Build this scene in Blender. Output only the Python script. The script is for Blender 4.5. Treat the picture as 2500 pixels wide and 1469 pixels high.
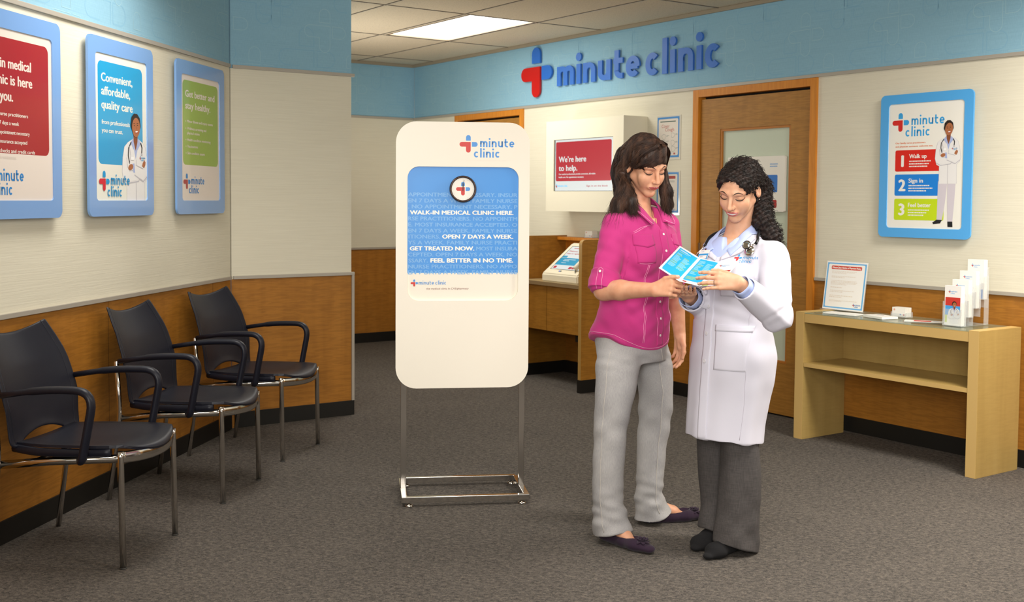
import bpy, bmesh, math, random
import numpy as np
from mathutils import Vector, Matrix
from mathutils.bvhtree import BVHTree
for _o in list(bpy.data.objects):
    bpy.data.objects.remove(_o, do_unlink=True)
SC = bpy.context.scene
COL = SC.collection
PI = math.pi

# ---------------------------------------------------------------- camera
FOC, PITCH, ROLL, CX, CY = 2757.45, 0.050869, -0.006944, 1240.86, 626.66
def _cam_axis(u, v, w):
    c, s = math.cos(ROLL), math.sin(ROLL)
    u, v = c*u - s*v, s*u + c*v
    a, b, d = u, w, -v
    c, s = math.cos(PITCH), math.sin(PITCH)
    return Vector((a, c*b + s*d, -s*b + c*d))
cam_data = bpy.data.cameras.new('camera')
cam = bpy.data.objects.new('camera', cam_data)
COL.objects.link(cam)
ax, ay, az = _cam_axis(1, 0, 0), _cam_axis(0, -1, 0), -_cam_axis(0, 0, 1)
cm = Matrix((ax, ay, az)).transposed().to_4x4()
cm.translation = Vector((0, 0, 1.42))
cam.matrix_world = cm
cam_data.sensor_width = 36.0
cam_data.lens = 36.0*FOC/2500.0
cam_data.shift_x = (1250-CX)/2500.0
cam_data.shift_y = (CY-734.5)/2500.0
cam_data.clip_start = 0.05
cam_data.dof.use_dof = True
cam_data.dof.focus_distance = 4.75
cam_data.dof.aperture_fstop = 5.6
SC.camera = cam

# ---------------------------------------------------------------- world, lights, exposure
SC.view_settings.view_transform = 'Standard'
SC.view_settings.look = 'None'
SC.view_settings.exposure = 0.7
SC.view_settings.gamma = 1.0
SC.view_settings.use_curve_mapping = False
SC.cycles.max_bounces = 6
SC.cycles.diffuse_bounces = 3
SC.cycles.glossy_bounces = 3
SC.cycles.transmission_bounces = 5
SC.cycles.transparent_max_bounces = 8
SC.cycles.caustics_reflective = False
SC.cycles.caustics_refractive = False
world = bpy.data.worlds.new('world')
SC.world = world
world.use_nodes = True
bg = world.node_tree.nodes['Background']
bg.inputs[0].default_value = (1.0, 0.955, 0.90, 1)
bg.inputs[1].default_value = 0.45
def area(name, loc, target, sx, sy, power, color, spread=180):
    l = bpy.data.lights.new(name, 'AREA')
    l.shape = 'RECTANGLE'; l.size = sx; l.size_y = sy
    l.energy = power; l.color = color; l.spread = math.radians(spread)
    o = bpy.data.objects.new(name, l); COL.objects.link(o)
    o.location = loc
    o.rotation_euler = (Vector(target)-Vector(loc)).to_track_quat('-Z', 'Y').to_euler()
    return o
WARM = (1.0, 0.955, 0.89)
area('studio_light_key', (0.5, -0.3, 2.45), (1.2, 4.7, 1.0), 1.3, 1.0, 19, (1.0, 0.97, 0.94), 110)
area('added_ceiling_fill', (-0.4, -0.6, 1.75), (0.6, 6.0, 3.5), 0.9, 0.9, 38, (1.0, 0.97, 0.92), 120)  # added fill lamp behind the camera, brightens the far ceiling and upper walls
area('added_hidden_uplight', (-1.45, 8.9, 1.3), (-0.9, 9.0, 2.75), 0.7, 0.7, 13, WARM)  # added lamp, out of sight behind the middle partition, lifts the ceiling
area('ceiling_light_front', (0.8, 3.2, 2.70), (0.8, 3.2, 0), 1.2, 0.6, 20, WARM, 150)
area('ceiling_light_right', (2.75, 4.35, 2.70), (2.95, 4.6, 0), 1.2, 0.6, 58, WARM, 160)
area('ceiling_light_left', (-1.35, 5.0, 2.70), (-1.5, 5.0, 0), 1.2, 0.6, 14, WARM, 150)
area('ceiling_light_back', (-0.3, 8.2, 2.70), (-0.3, 8.2, 0), 0.6, 0.6, 10, WARM, 160)

# ---------------------------------------------------------------- materials
def lin(h):
    if isinstance(h, str):
        h = h.lstrip('#'); c = [int(h[i:i+2], 16)/255 for i in (0, 2, 4)]
    else:
        c = h
    return tuple(((x+0.055)/1.055)**2.4 if x > 0.04045 else x/12.92 for x in c) + (1.0,)
_M = {}
def mat(name, color, rough=0.5, metal=0.0, spec=0.5, emis=None, estr=0.0, coat=0.0, trans=0.0, ior=1.45, alpha=1.0, sss=0.0, sheen=0.0):
    if name in _M: return _M[name]
    m = bpy.data.materials.new(name); m.use_nodes = True
    b = m.node_tree.nodes['Principled BSDF']
    b.inputs['Base Color'].default_value = lin(color)
    b.inputs['Roughness'].default_value = rough
    b.inputs['Metallic'].default_value = metal
    b.inputs['Specular IOR Level'].default_value = spec
    b.inputs['Coat Weight'].default_value = coat
    b.inputs['Coat Roughness'].default_value = 0.06
    b.inputs['Transmission Weight'].default_value = trans
    b.inputs['IOR'].default_value = ior
    b.inputs['Alpha'].default_value = alpha
    b.inputs['Sheen Weight'].default_value = sheen
    if sss:
        b.inputs['Subsurface Weight'].default_value = sss
        b.inputs['Subsurface Radius'].default_value = (0.012, 0.004, 0.002)
        b.inputs['Subsurface Scale'].default_value = 1.0
    if emis:
        b.inputs['Emission Color'].default_value = lin(emis)
        b.inputs['Emission Strength'].default_value = estr
    _M[name] = m
    return m
def nodes(m):
    return m.node_tree, m.node_tree.nodes, m.node_tree.links, m.node_tree.nodes['Principled BSDF']
def tex_coord(m, scale=(1, 1, 1), rot=(0, 0, 0), kind='Object'):
    nt, N, L, B = nodes(m)
    tc = N.new('ShaderNodeTexCoord'); mp = N.new('ShaderNodeMapping')
    mp.inputs['Scale'].default_value = scale; mp.inputs['Rotation'].default_value = rot
    L.new(tc.outputs[kind], mp.inputs['Vector'])
    return mp.outputs['Vector']
def noise(m, vec, scale, detail=3, rough=0.5, dist=0.0):
    nt, N, L, B = nodes(m)
    n = N.new('ShaderNodeTexNoise')
    n.inputs['Scale'].default_value = scale; n.inputs['Detail'].default_value = detail
    n.inputs['Roughness'].default_value = rough; n.inputs['Distortion'].default_value = dist
    L.new(vec, n.inputs['Vector'])
    return n.outputs['Fac']
def ramp(m, fac, stops):
    nt, N, L, B = nodes(m)
    r = N.new('ShaderNodeValToRGB')
    while len(r.color_ramp.elements) < len(stops): r.color_ramp.elements.new(0.5)
    for e, (p, c) in zip(r.color_ramp.elements, stops):
        e.position = p; e.color = lin(c)
    L.new(fac, r.inputs['Fac'])
    return r.outputs['Color']
def mixc(m, fac, a, b, mode='MIX'):
    nt, N, L, B = nodes(m)
    x = N.new('ShaderNodeMix'); x.data_type = 'RGBA'; x.blend_type = mode
    if isinstance(fac, (int, float)): x.inputs[0].default_value = fac
    else: L.new(fac, x.inputs[0])
    for i, v in ((6, a), (7, b)):
        if isinstance(v, (tuple, list, str)): x.inputs[i].default_value = lin(v)
        else: L.new(v, x.inputs[i])
    return x.outputs[2]
def bump(m, fac, strength, dist=0.002):
    nt, N, L, B = nodes(m)
    b = N.new('ShaderNodeBump'); b.inputs['Strength'].default_value = strength
    b.inputs['Distance'].default_value = dist
    L.new(fac, b.inputs['Height']); L.new(b.outputs['Normal'], B.inputs['Normal'])
def base(m, sock): m.node_tree.links.new(sock, nodes(m)[3].inputs['Base Color'])

def figured_wood(name, dark, mid, light, rough=0.4, vert=True, amt=1.0):
    """veneer with a rippled cross figure and long vertical grain"""
    m = mat(name, mid, rough)
    v1 = tex_coord(m, (7, 7, 0.6))
    g = noise(m, v1, 2.0, 3, 0.5, 0.2)
    v2 = tex_coord(m, (8, 8, 84))
    r = noise(m, v2, 1.0, 1, 0.4, 1.1)
    c1 = ramp(m, g, [(0.2, dark), (0.5, mid), (0.8, light)]); c1 = mixc(m, 0.55, c1, mid)
    c2 = ramp(m, r, [(0.38, (0.70, 0.66, 0.60)), (0.5, (0.9, 0.88, 0.86)), (0.62, (1.0, 1.0, 1.0))])
    base(m, mixc(m, 0.33*amt, c1, mixc(m, 1.0, c1, c2, 'MULTIPLY')))
    return m
def cell_cloth(name, color, rough=0.85, scale=900, amt=0.25, sheen=0.0, bstr=0.15, dark=None):
    m = mat(name, color, rough, sheen=sheen)
    v = tex_coord(m)
    n = noise(m, v, scale, 2)
    c = lin(color)
    d = dark or tuple(max(0, x-0.10) for x in [((y**(1/2.4))*1.055-0.055) if y > 0.0031 else y*12.92 for y in c[:3]])
    base(m, mixc(m, amt, color, ramp(m, n, [(0.3, d), (0.7, color)])))
    bump(m, n, bstr, 0.001)
    return m

# ---------------------------------------------------------------- object helpers
def link(o, parent=None):
    COL.objects.link(o)
    if parent is not None: o.parent = parent
    return o
def tag(o, label=None, cat=None, group=None, kind=None):
    if label: o['label'] = label
    if cat: o['category'] = cat
    if group: o['group'] = group
    if kind: o['kind'] = kind
    return o
def empty(name, M, label, cat, group=None):
    o = bpy.data.objects.new(name, None)
    o.empty_display_size = 0.05
    if isinstance(M, Matrix): o.matrix_world = M
    else: o.location = M
    link(o)
    return tag(o, label, cat, group)
def from_bm(name, bm, mats, parent=None, M=None, smooth=False):
    me = bpy.data.meshes.new(name)
    bm.to_mesh(me); bm.free()
    for m in (mats if isinstance(mats, (list, tuple)) else [mats]): me.materials.append(m)
    if smooth:
        me.polygons.foreach_set('use_smooth', [True]*len(me.polygons))
    o = bpy.data.objects.new(name, me)
    link(o, parent)
    if M is not None:
        if parent is not None: o.matrix_local = M
        else: o.matrix_world = M
    return o
def islands(name, bm, mats, parent=None, M=None, names=None):
    """one object for each separate piece of the mesh"""
    bm.verts.index_update(); seen = set(); out = []
    for v0 in bm.verts:
        if v0.index in seen: continue
        st, isl = [v0], []; seen.add(v0.index)
        while st:
            v = st.pop(); isl.append(v)
            for e in v.link_edges:
                w = e.other_vert(v)
                if w.index not in seen: seen.add(w.index); st.append(w)
        mp = {}; nb = bmesh.new()
        for v in isl: mp[v] = nb.verts.new(v.co)
        for f in {f for v in isl for f in v.link_faces}:
            g = nb.faces.new([mp[v] for v in f.verts]); g.smooth = f.smooth; g.material_index = f.material_index
        out.append(from_bm(names[len(out)] if names and len(out) < len(names) else name, nb, mats, parent, M))
    bm.free(); return out
def box(bm, x0, x1, y0, y1, z0, z1, mi=0, bev=0.0):
    vs = [bm.verts.new(p) for p in ((x0,y0,z0),(x1,y0,z0),(x1,y1,z0),(x0,y1,z0),(x0,y0,z1),(x1,y0,z1),(x1,y1,z1),(x0,y1,z1))]
    fs = [bm.faces.new([vs[i] for i in q]) for q in ((0,3,2,1),(4,5,6,7),(0,1,5,4),(1,2,6,5),(2,3,7,6),(3,0,4,7))]
    for f in fs: f.material_index = mi
    if bev > 0:
        es = list({e for f in fs for e in f.edges})
        r = bmesh.ops.bevel(bm, geom=es, offset=bev, segments=2, affect='EDGES', profile=0.7)
        for f in r['faces']: f.material_index = mi
    return fs
def NB(): return bmesh.new()
def rrect(w, h, r, n=6, cx=0, cy=0):
    """outline of a rounded rectangle, counter-clockwise"""
    pts = []
    if not isinstance(r, (tuple, list)): r = (r, r, r, r)   # br, tr, tl, bl
    for (sx, sy, a0), rr in zip(((1, -1, -90), (1, 1, 0), (-1, 1, 90), (-1, -1, 180)), r):
        rr = max(rr, 1e-4)
        for i in range(n+1):
            a = math.radians(a0+90*i/n)
            pts.append((cx+sx*(w/2-rr)+rr*math.cos(a), cy+sy*(h/2-rr)+rr*math.sin(a)))
    return pts
def prism(bm, pts, y0, y1, mi=0, side_mi=None):
    """extrude an x-z outline from y0 (front) to y1 (back)"""
    a = [bm.verts.new((x, y0, z)) for x, z in pts]
    b = [bm.verts.new((x, y1, z)) for x, z in pts]
    f = bm.faces.new(a); f.material_index = mi
    f = bm.faces.new(b[::-1]); f.material_index = mi
    n = len(pts)
    for i in range(n):
        f = bm.faces.new((a[i], b[i], b[(i+1) % n], a[(i+1) % n])); f.material_index = mi if side_mi is None else side_mi
def ring_plate(bm, outer, inner, y0, y1, mi=0):
    """plate with a window: outer and inner outlines have the same number of points"""
    n = len(outer)
    vo0 = [bm.verts.new((x, y0, z)) for x, z in outer]; vi0 = [bm.verts.new((x, y0, z)) for x, z in inner]
    vo1 = [bm.verts.new((x, y1, z)) for x, z in outer]; vi1 = [bm.verts.new((x, y1, z)) for x, z in inner]
    for i in range(n):
        j = (i+1) % n
        for q in ((vo0[i], vo0[j], vi0[j], vi0[i]), (vo1[j], vo1[i], vi1[i], vi1[j]), (vo0[j], vo0[i], vo1[i], vo1[j]), (vi0[i], vi0[j], vi1[j], vi1[i])):
            bm.faces.new(q).material_index = mi
def tube(bm, pts, r, seg=10, mi=0, closed=False, caps=True, flat=None):
    """sweep a circle (or ellipse: flat=(a,b) factors) along points; r may be a list"""
    P = [Vector(p) for p in pts]; n = len(P)
    rs = r if isinstance(r, (list, tuple)) else [r]*n
    T = []
    for i in range(n):
        a = P[i-1] if (i > 0 or closed) else P[i]; b = P[(i+1) % n] if (i < n-1 or closed) else P[i]
        T.append((b-a).normalized())
    up = Vector((0, 0, 1)) if abs(T[0].z) < 0.9 else Vector((1, 0, 0))
    N_ = (up - T[0]*up.dot(T[0])).normalized()
    rings = []
    for i in range(n):
        N_ = (N_ - T[i]*N_.dot(T[i])).normalized()
        Bn = T[i].cross(N_)
        fa, fb = flat if flat else (1, 1)
        rings.append([bm.verts.new(P[i]+(N_*math.cos(2*PI*k/seg)*fa+Bn*math.sin(2*PI*k/seg)*fb)*rs[i]) for k in range(seg)])
    for i in range(n if closed else n-1):
        A, B = rings[i], rings[(i+1) % n]
        for k in range(seg):
            f = bm.faces.new((A[k], A[(k+1) % seg], B[(k+1) % seg], B[k])); f.material_index = mi; f.smooth = True
    if caps and not closed:
        bm.faces.new(rings[0][::-1]).material_index = mi
        bm.faces.new(rings[-1]).material_index = mi
def smooth_path(pts, sub=6, closed=False):
    """Catmull-Rom through 3D points"""
    P = [Vector(p) for p in pts]; n = len(P); out = []
    rng = range(n) if closed else range(n-1)
    for i in rng:
        p0 = P[(i-1) % n] if (closed or i > 0) else P[0]*2-P[1]
        p1, p2 = P[i], P[(i+1) % n]
        p3 = P[(i+2) % n] if (closed or i < n-2) else P[-1]*2-P[-2]
        for k in range(sub):
            t = k/sub
            out.append(0.5*((2*p1)+(p2-p0)*t+(2*p0-5*p1+4*p2-p3)*t*t+(3*p1-p0-3*p2+p3)*t*t*t))
    if not closed: out.append(P[-1])
    return out
def round_corners(pts, rad, n=5):
    P = [Vector(p) for p in pts]; out = [P[0]]
    for i in range(1, len(P)-1):
        a, b, c = P[i-1], P[i], P[i+1]
        r = rad[i-1] if isinstance(rad, (list, tuple)) else rad
        d1, d2 = (a-b), (c-b); l = min(r, d1.length*0.49, d2.length*0.49)
        s, e = b+d1.normalized()*l, b+d2.normalized()*l
        for k in range(n+1):
            t = k/n; out.append(s*(1-t)**2+b*2*t*(1-t)+e*t*t)
    out.append(P[-1]); return out
def disc(bm, c, r, y, n=24, mi=0, ry=None):
    ry = r if ry is None else ry
    bm.faces.new([bm.verts.new((c[0]+r*math.cos(2*PI*k/n), y, c[1]+ry*math.sin(2*PI*k/n))) for k in range(n)]).material_index = mi
def lathe(bm, prof, c, axis='y', n=32, mi=0):
    """profile of (radius, height) about an axis through c"""
    rings = []
    for r, h in prof:
        ring = []
        for k in range(n):
            a = 2*PI*k/n; u, v = r*math.cos(a), r*math.sin(a)
            p = (c[0]+u, c[1]+h, c[2]+v) if axis == 'y' else (c[0]+u, c[1]+v, c[2]+h)
            ring.append(bm.verts.new(p))
        rings.append(ring)
    for A, B in zip(rings[:-1], rings[1:]):
        for k in range(n):
            f = bm.faces.new((A[k], A[(k+1) % n], B[(k+1) % n], B[k])); f.material_index = mi; f.smooth = True
    bm.faces.new(rings[0][::-1]).material_index = mi
    bm.faces.new(rings[-1]).material_index = mi

# ---------------------------------------------------------------- lettering
FONT = None
_tc = {}
def glyphs(s, bold=0.0, sp=1.0):
    """flat text outline as (verts, faces), x from 0, cap height 1"""
    key = (s, bold, sp)
    if key in _tc: return _tc[key]
    c = bpy.data.curves.new('t', 'FONT'); c.body = s; c.size = 1.0
    c.resolution_u = 3; c.offset = bold; c.space_character = sp
    if FONT: c.font = FONT
    o = bpy.data.objects.new('t', c); COL.objects.link(o)
    me = o.to_mesh()
    V = [(v.co.x/0.727, v.co.y/0.727) for v in me.vertices]
    F = [tuple(p.vertices) for p in me.polygons]
    o.to_mesh_clear(); bpy.data.objects.remove(o, do_unlink=True); bpy.data.curves.remove(c)
    if V:
        x0 = min(v[0] for v in V); V = [(x-x0, y) for x, y in V]
    _tc[key] = (V, F)
    return _tc[key]
def arc(cx, cy, rx, ry, a0, a1, n=10):
    return [(cx+rx*math.cos(math.radians(a0+(a1-a0)*i/n)), cy+ry*math.sin(math.radians(a0+(a1-a0)*i/n))) for i in range(n+1)]
def logo_glyph(ch, w):
    """strokes and dots of the rounded lower-case letters, x-height 1; returns (width, strokes, dots)"""
    h = w/2
    if ch in 'mn':
        W = 0.78 if ch == 'n' else 0.70
        st = [[(h, 0), (h, 1)]]; x = h; k = 1 if ch == 'n' else 2
        for i in range(k):
            R = (W-w)/2
            st.append([(x, 0.45)] + arc(x+R, 1-h-R, R, R, 180, 0) + [(x+2*R, 0)]); x += 2*R
        return x+h, st, []
    if ch == 'u':
        W = 0.78; R = (W-w)/2
        return W, [[(h, 1)] + arc(h+R, h+R, R, R, 180, 360) + [(W-h, 1)], [(W-h, 0), (W-h, 1)]], []
    if ch == 'i': return w, [[(h, 0), (h, 1)]], [(h, 1.36, w*0.62)]
    if ch == 'l': return w, [[(h, 0), (h, 1.55)]], []
    if ch == 't':
        return 0.58, [[(0.19, 1.38), (0.19, 0.36)] + arc(0.19+0.26, 0.26+h, 0.26, 0.26, 180, 270) + [(0.56, h)], [(0.0, 1-h), (0.56, 1-h)]], []
    W = 0.80 if ch == 'e' else 0.76
    Rx, Ry = W/2-h, 0.5-h
    if ch == 'e': return W, [[(h, 0.5), (W-h*0.9, 0.5)], arc(W/2, 0.5, Rx, Ry, -4, 318, 24)], []
    return W, [arc(W/2, 0.5, Rx, Ry, 44, 316, 22)], []
def logo_word(s, w=0.2, gap=0.2):
    out = []; x = 0
    for ch in s:
        if ch == ' ': x += 0.32; continue
        W, st, dots = logo_glyph(ch, w)
        out.append((ch, [[(px+x, py) for px, py in p] for p in st], [(a+x, b, r) for a, b, r in dots])); x += W+gap
    return out, x-gap
def ribbon(pts, w):
    """2D stroke as a closed outline"""
    n = len(pts); L, R = [], []
    for i in range(n):
        a = pts[max(i-1, 0)]; b = pts[min(i+1, n-1)]
        dx, dy = b[0]-a[0], b[1]-a[1]; l = math.hypot(dx, dy) or 1e-9
        nx, ny = -dy/l, dx/l; k = 1.0
        if 0 < i < n-1:
            d0 = (pts[i][0]-a[0], pts[i][1]-a[1]); l0 = math.hypot(*d0) or 1e-9
            k = 1/max(0.6, abs((dx*d0[0]+dy*d0[1])/(l*l0)))
        L.append((pts[i][0]+nx*w/2*k, pts[i][1]+ny*w/2*k)); R.append((pts[i][0]-nx*w/2*k, pts[i][1]-ny*w/2*k))
    return L, R
def stroke(bm, pts, w, y0, y1=None, mi=0, f=lambda x, z: (x, z)):
    L, R = ribbon(pts, w)
    def mk(y): return [[bm.verts.new((f(*p)[0], y, f(*p)[1])) for p in S] for S in (L, R)]
    A = mk(y0); n = len(pts)
    for i in range(n-1):
        bm.faces.new((A[0][i], A[1][i], A[1][i+1], A[0][i+1])).material_index = mi
    if y1 is not None:
        B = mk(y1)
        for S, T in ((A[0], B[0]), (A[1], B[1])):
            for i in range(n-1): bm.faces.new((S[i], S[i+1], T[i+1], T[i])).material_index = mi
        for i in (0, n-1): bm.faces.new((A[0][i], A[1][i], B[1][i], B[0][i])).material_index = mi
def emblem(a):
    """the four-armed cross: list of (key, outline) in units of metres, arm thickness a"""
    h = a/2; q = 8
    red = [(h, h), (-h-1.35*a+h, h)] + arc(-h-1.35*a+h, 0, h, h, 90, 270, q)[1:] + [(-h, -h), (-h, -h-1.22*a+h)] + arc(0, -h-1.22*a+h, h, h, 180, 360, q)[1:]
    top = [(-h, 0.76*a), (h, 0.76*a), (h, 1.92*a-h)] + arc(0, 1.92*a-h, h, h, 0, 180, q)[1:]
    rt = [(0.72*a, -h), (1.95*a-h, -h)] + arc(1.95*a-h, 0, h, h, -90, 90, q)[1:] + [(0.72*a, h)]
    return [('r', red), ('b', top), ('b', rt)]

class Sheet:
    """a printed sheet: base plate and flat layers of ink, x right, z up, front at y=0 going to -y"""
    def __init__(s, w, h, r=0.0, paper=None, thick=0.002, x0=None, z0=None):
        s.bm = NB(); s.mats = []; s.k = 0; s.x0 = -w/2; s.z1 = h/2; s.w, s.h = w, h
        s.paper = paper
        prism(s.bm, rrect(w, h, r), 0, thick, s.mi(paper))
    def mi(s, m):
        if m not in s.mats: s.mats.append(m)
        return s.mats.index(m)
    def X(s, x): return s.x0+x            # x from left edge, z from the top edge
    def Z(s, z): return s.z1-z
    def y(s):
        s.k += 1; return -0.00006*s.k
    def poly(s, pts, m, raw=False):
        y = s.y(); P = pts if raw else [(s.X(a), s.Z(b)) for a, b in pts]
        s.bm.faces.new([s.bm.verts.new((a, y, b)) for a, b in P]).material_index = s.mi(m)
    def rect(s, x, z, w, h, m, r=0.0):
        s.poly(rrect(w, h, r, cx=s.X(x)+w/2, cy=s.Z(z)-h/2), m, True)
    def ell(s, x, z, rx, rz, m, n=20, rot=0):
        c, q = math.cos(rot), math.sin(rot)
        s.poly([(s.X(x)+rx*math.cos(a)*c-rz*math.sin(a)*q, s.Z(z)+rx*math.cos(a)*q+rz*math.sin(a)*c) for a in [2*PI*i/n for i in range(n)]], m, True)
    def text(s, t, x, z, cap, m, width=None, bold=0.022, align='l'):
        V, F = glyphs(t, 0)
        if not V: return
        W = max(v[0] for v in V); sx = (width/W) if width else cap
        ox = s.X(x) - (W*sx if align == 'r' else W*sx/2 if align == 'c' else 0)
        y = s.y(); mi = s.mi(m)
        e = bold*cap*2.3
        for k, (dx, dz) in enumerate(((0, 0),) if bold < 0.006 else ((-e, 0), (e, 0), (0, e*0.5), (0, -e*0.5))):
            vs = [s.bm.verts.new((ox+a*sx+dx, y-0.000012*k, s.Z(z)+b*cap+dz)) for a, b in V]
            for f in F:
                try: s.bm.faces.new([vs[i] for i in f]).material_index = mi
                except ValueError: pass
    def line(s, pts, w, m):
        stroke(s.bm, [(s.X(a), s.Z(b)) for a, b in pts], w, s.y(), None, s.mi(m))
    def greek(s, x, z, w, h, n, m, seed=1, fill=0.45):
        """lines of unreadable small print as broken dashes"""
        R = random.Random(seed); y = s.y(); mi = s.mi(m); dz = h/n
        for i in range(n):
            xx = 0; end = w*(R.uniform(0.75, 1.0) if i < n-1 else R.uniform(0.4, 0.8))
            while xx < end:
                l = R.uniform(0.015, 0.07)*w
                a, b = s.X(x)+xx, s.X(x)+min(xx+l, end); zz = s.Z(z)-i*dz
                s.bm.faces.new([s.bm.verts.new(p) for p in ((a, y, zz-dz*fill), (b, y, zz-dz*fill), (b, y, zz), (a, y, zz))]).material_index = mi
                xx += l+w*0.012
    def logo(s, x, z, a, blue, red, stacked=True, wk=0.235, xs=1.0):
        """emblem centre at x,z"""
        y = s.y(); cx, cz = s.X(x), s.Z(z)
        for k, P in emblem(a):
            s.bm.faces.new([s.bm.verts.new((cx+p*xs, y, cz+q)) for p, q in P]).material_index = s.mi(red if k == 'r' else blue)
        rows = [('minute', 2.46, -0.54, 1.26, 7.23), ('clinic', 1.17, -2.71, 1.26, 5.5)] if stacked else [('minute clinic', 2.3, -0.75, 1.35, 14.2)]
        for word, ox, oz, xh, tw in rows:
            G, W = logo_word(word, wk); kx = tw*a/W*xs; kz = xh*a
            f = lambda p, q: (cx+ox*a*xs+p*kx, cz+oz*a+q*kz)
            for ch, st, dots in G:
                for p in st: stroke(s.bm, p, wk, y, None, s.mi(blue), f)
                for (dx, dz, r) in dots:
                    s.bm.faces.new([s.bm.verts.new((f(dx+r*math.cos(t), dz+r*math.sin(t))[0], y, f(dx, dz+r*math.sin(t))[1])) for t in [2*PI*i/10 for i in range(10)]]).material_index = s.mi(blue)
    def figure(s, x, z, H, W, full=False):
        """printed picture of a smiling person in a white coat with folded arms; x,z = top centre of head; H = printed height"""
        sk = mat('print_skin', '#b06d45', 0.5); sk2 = mat('print_skin_shade', '#8a4e2e', 0.5); hr = mat('print_hair', '#2a1c16', 0.5)
        ct = mat('print_coat', '#efedeb', 0.5); sh = mat('print_coat_shade', '#c3c0c6', 0.5); bl = mat('print_shirt', '#aebbe2', 0.5)
        bk = mat('print_black', '#1c1c20', 0.5); wt = mat('print_white', '#ffffff', 0.5); lp = mat('print_lip', '#a5423c', 0.5)
        u = H/(3.35 if not full else 6.3); v = u*(1.1 if full else 1.33)
        P = lambda a, b: (x+a*v, z+b*u)
        if full:
            pk = mat('print_trousers', '#d8d0d8', 0.5)
            s.poly([P(-.55, 3.6), P(.02, 3.6), P(-.10, 4.9), P(-.25, 5.9), P(-.58, 5.9), P(-.56, 4.8)], pk)
            s.poly([P(.02, 3.6), P(.52, 3.6), P(.46, 4.9), P(.38, 6.0), P(.08, 6.0), P(.04, 4.9)], pk)
            s.poly([P(-.58, 5.88), P(-.25, 5.9), P(-.36, 6.1), P(-.78, 6.16), P(-.84, 6.06)], bk)
            s.poly([P(.08, 5.98), P(.38, 5.98), P(.40, 6.3), P(.10, 6.3)], bk)
        hb = 3.35 if not full else 3.75
        body_ = [P(-.14, .98), P(-.42, 1.12), P(-.62, 1.30), P(-.72, 1.7), P(-.76, 2.25), P(-.66, 2.62), P(-.50, 2.70), P(-.50, hb), P(.56, hb), P(.54, 2.62), P(.72, 2.44), P(.78, 2.2), P(.70, 1.6), P(.60, 1.26), P(.42, 1.08), P(.22, .98)]
        s.poly([(x+(a-x)*1.025, b) for a, b in body_], sh); s.poly(body_, ct)
        s.poly([P(-.17, 1.00), P(.03, 1.75), P(.24, 1.00), P(.12, .90), P(-.08, .90)], bl)
        s.poly([P(-.10, .78), P(-.09, 1.08), P(.03, 1.42), P(.14, 1.08), P(.16, .78)], sk2)
        s.poly([P(-.17, 1.00), P(-.28, 1.12), P(-.10, 1.38), P(-.04, 1.30)], bl); s.poly([P(.24, 1.00), P(.34, 1.12), P(.15, 1.38), P(.10, 1.30)], bl)
        # folded arms
        s.line([P(-.50, 1.70), P(-.46, 2.08)], .03*v, sh); s.line([P(.52, 1.62), P(.50, 2.02)], .03*v, sh)
        s.poly([P(-.66, 2.45), P(-.40, 2.60), P(.20, 2.52), P(.34, 2.30), P(.10, 2.16), P(-.36, 2.22)], ct)
        s.line([P(-.70, 2.50), P(-.42, 2.66), P(.18, 2.58), P(.36, 2.34)], .035*v, sh); s.line([P(-.36, 2.20), P(.12, 2.13)], .025*v, sh)
        s.poly([P(.70, 2.32), P(.44, 2.54), P(-.06, 2.30), P(-.16, 2.10), P(.02, 1.98), P(.46, 2.12)], ct)
        s.line([P(.74, 2.36), P(.46, 2.58), P(-.06, 2.34)], .035*v, sh); s.line([P(.02, 1.96), P(.46, 2.08)], .022*v, sh)
        s.poly([P(-.18, 1.92), P(-.06, 1.90), P(-.02, 2.26), P(-.14, 2.24)], bl)
        s.ell(x-.28*v, z+2.05*u, .15*v, .11*u, sk, rot=.25)
        s.poly([P(.40, 1.98), P(.44, 1.86), P(.56, 1.74), P(.58, 1.82), P(.62, 1.80), P(.60, 1.94), P(.52, 2.06)], sk)
        s.line([P(.06, 1.75), P(.06, 1.96)], .02*v, sh); s.line([P(.03, 2.62), P(.05, hb)], .02*v, sh)
        s.line([P(-.24, 1.10), P(-.40, 1.34), P(-.42, 1.62), P(-.34, 1.92)], .045*v, bk); s.line([P(-.36, 1.24), P(-.28, 1.62), P(-.34, 1.92)], .022*v, sh)
        s.line([P(.32, 1.10), P(.40, 1.28), P(.38, 1.50)], .05*v, bk); s.ell(x+.38*v, z+1.54*u, .05*v, .05*u, sh)
        s.logo(x+.30*v, z+1.68*u, .030*v, mat('print_blue', '#1f9fd6', .5), mat('print_red', '#c8202c', .5))
        s.rect(x-.26*v, z+1.66*u, .17*v, .12*u, wt)
        s.poly([P(.03+.29*math.cos(a)*(1+.04*math.sin(7*a)), .40+.40*math.sin(a)*(1+.03*math.sin(9*a))) for a in [2*PI*i/40 for i in range(40)]], hr)
        s.ell(x+.05*v, z+.53*u, .235*v, .37*u, sk, 26, rot=-.12)
        s.ell(x-.055*v, z+.47*u, .034*v, .018*u, hr); s.ell(x+.135*v, z+.44*u, .034*v, .018*u, hr)
        s.line([P(-.11, .40), P(-.02, .385)], .017*v, hr); s.line([P(.09, .37), P(.18, .365)], .017*v, hr)
        s.line([P(.045, .47), P(.07, .60)], .022*v, sk2)
        s.ell(x+.075*v, z+.70*u, .10*v, .050*u, lp, rot=.12); s.ell(x+.075*v, z+.688*u, .078*v, .026*u, wt, rot=.12)
    def done(s, name, parent, M=None):
        return from_bm(name, s.bm, s.mats, parent, M)
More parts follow.
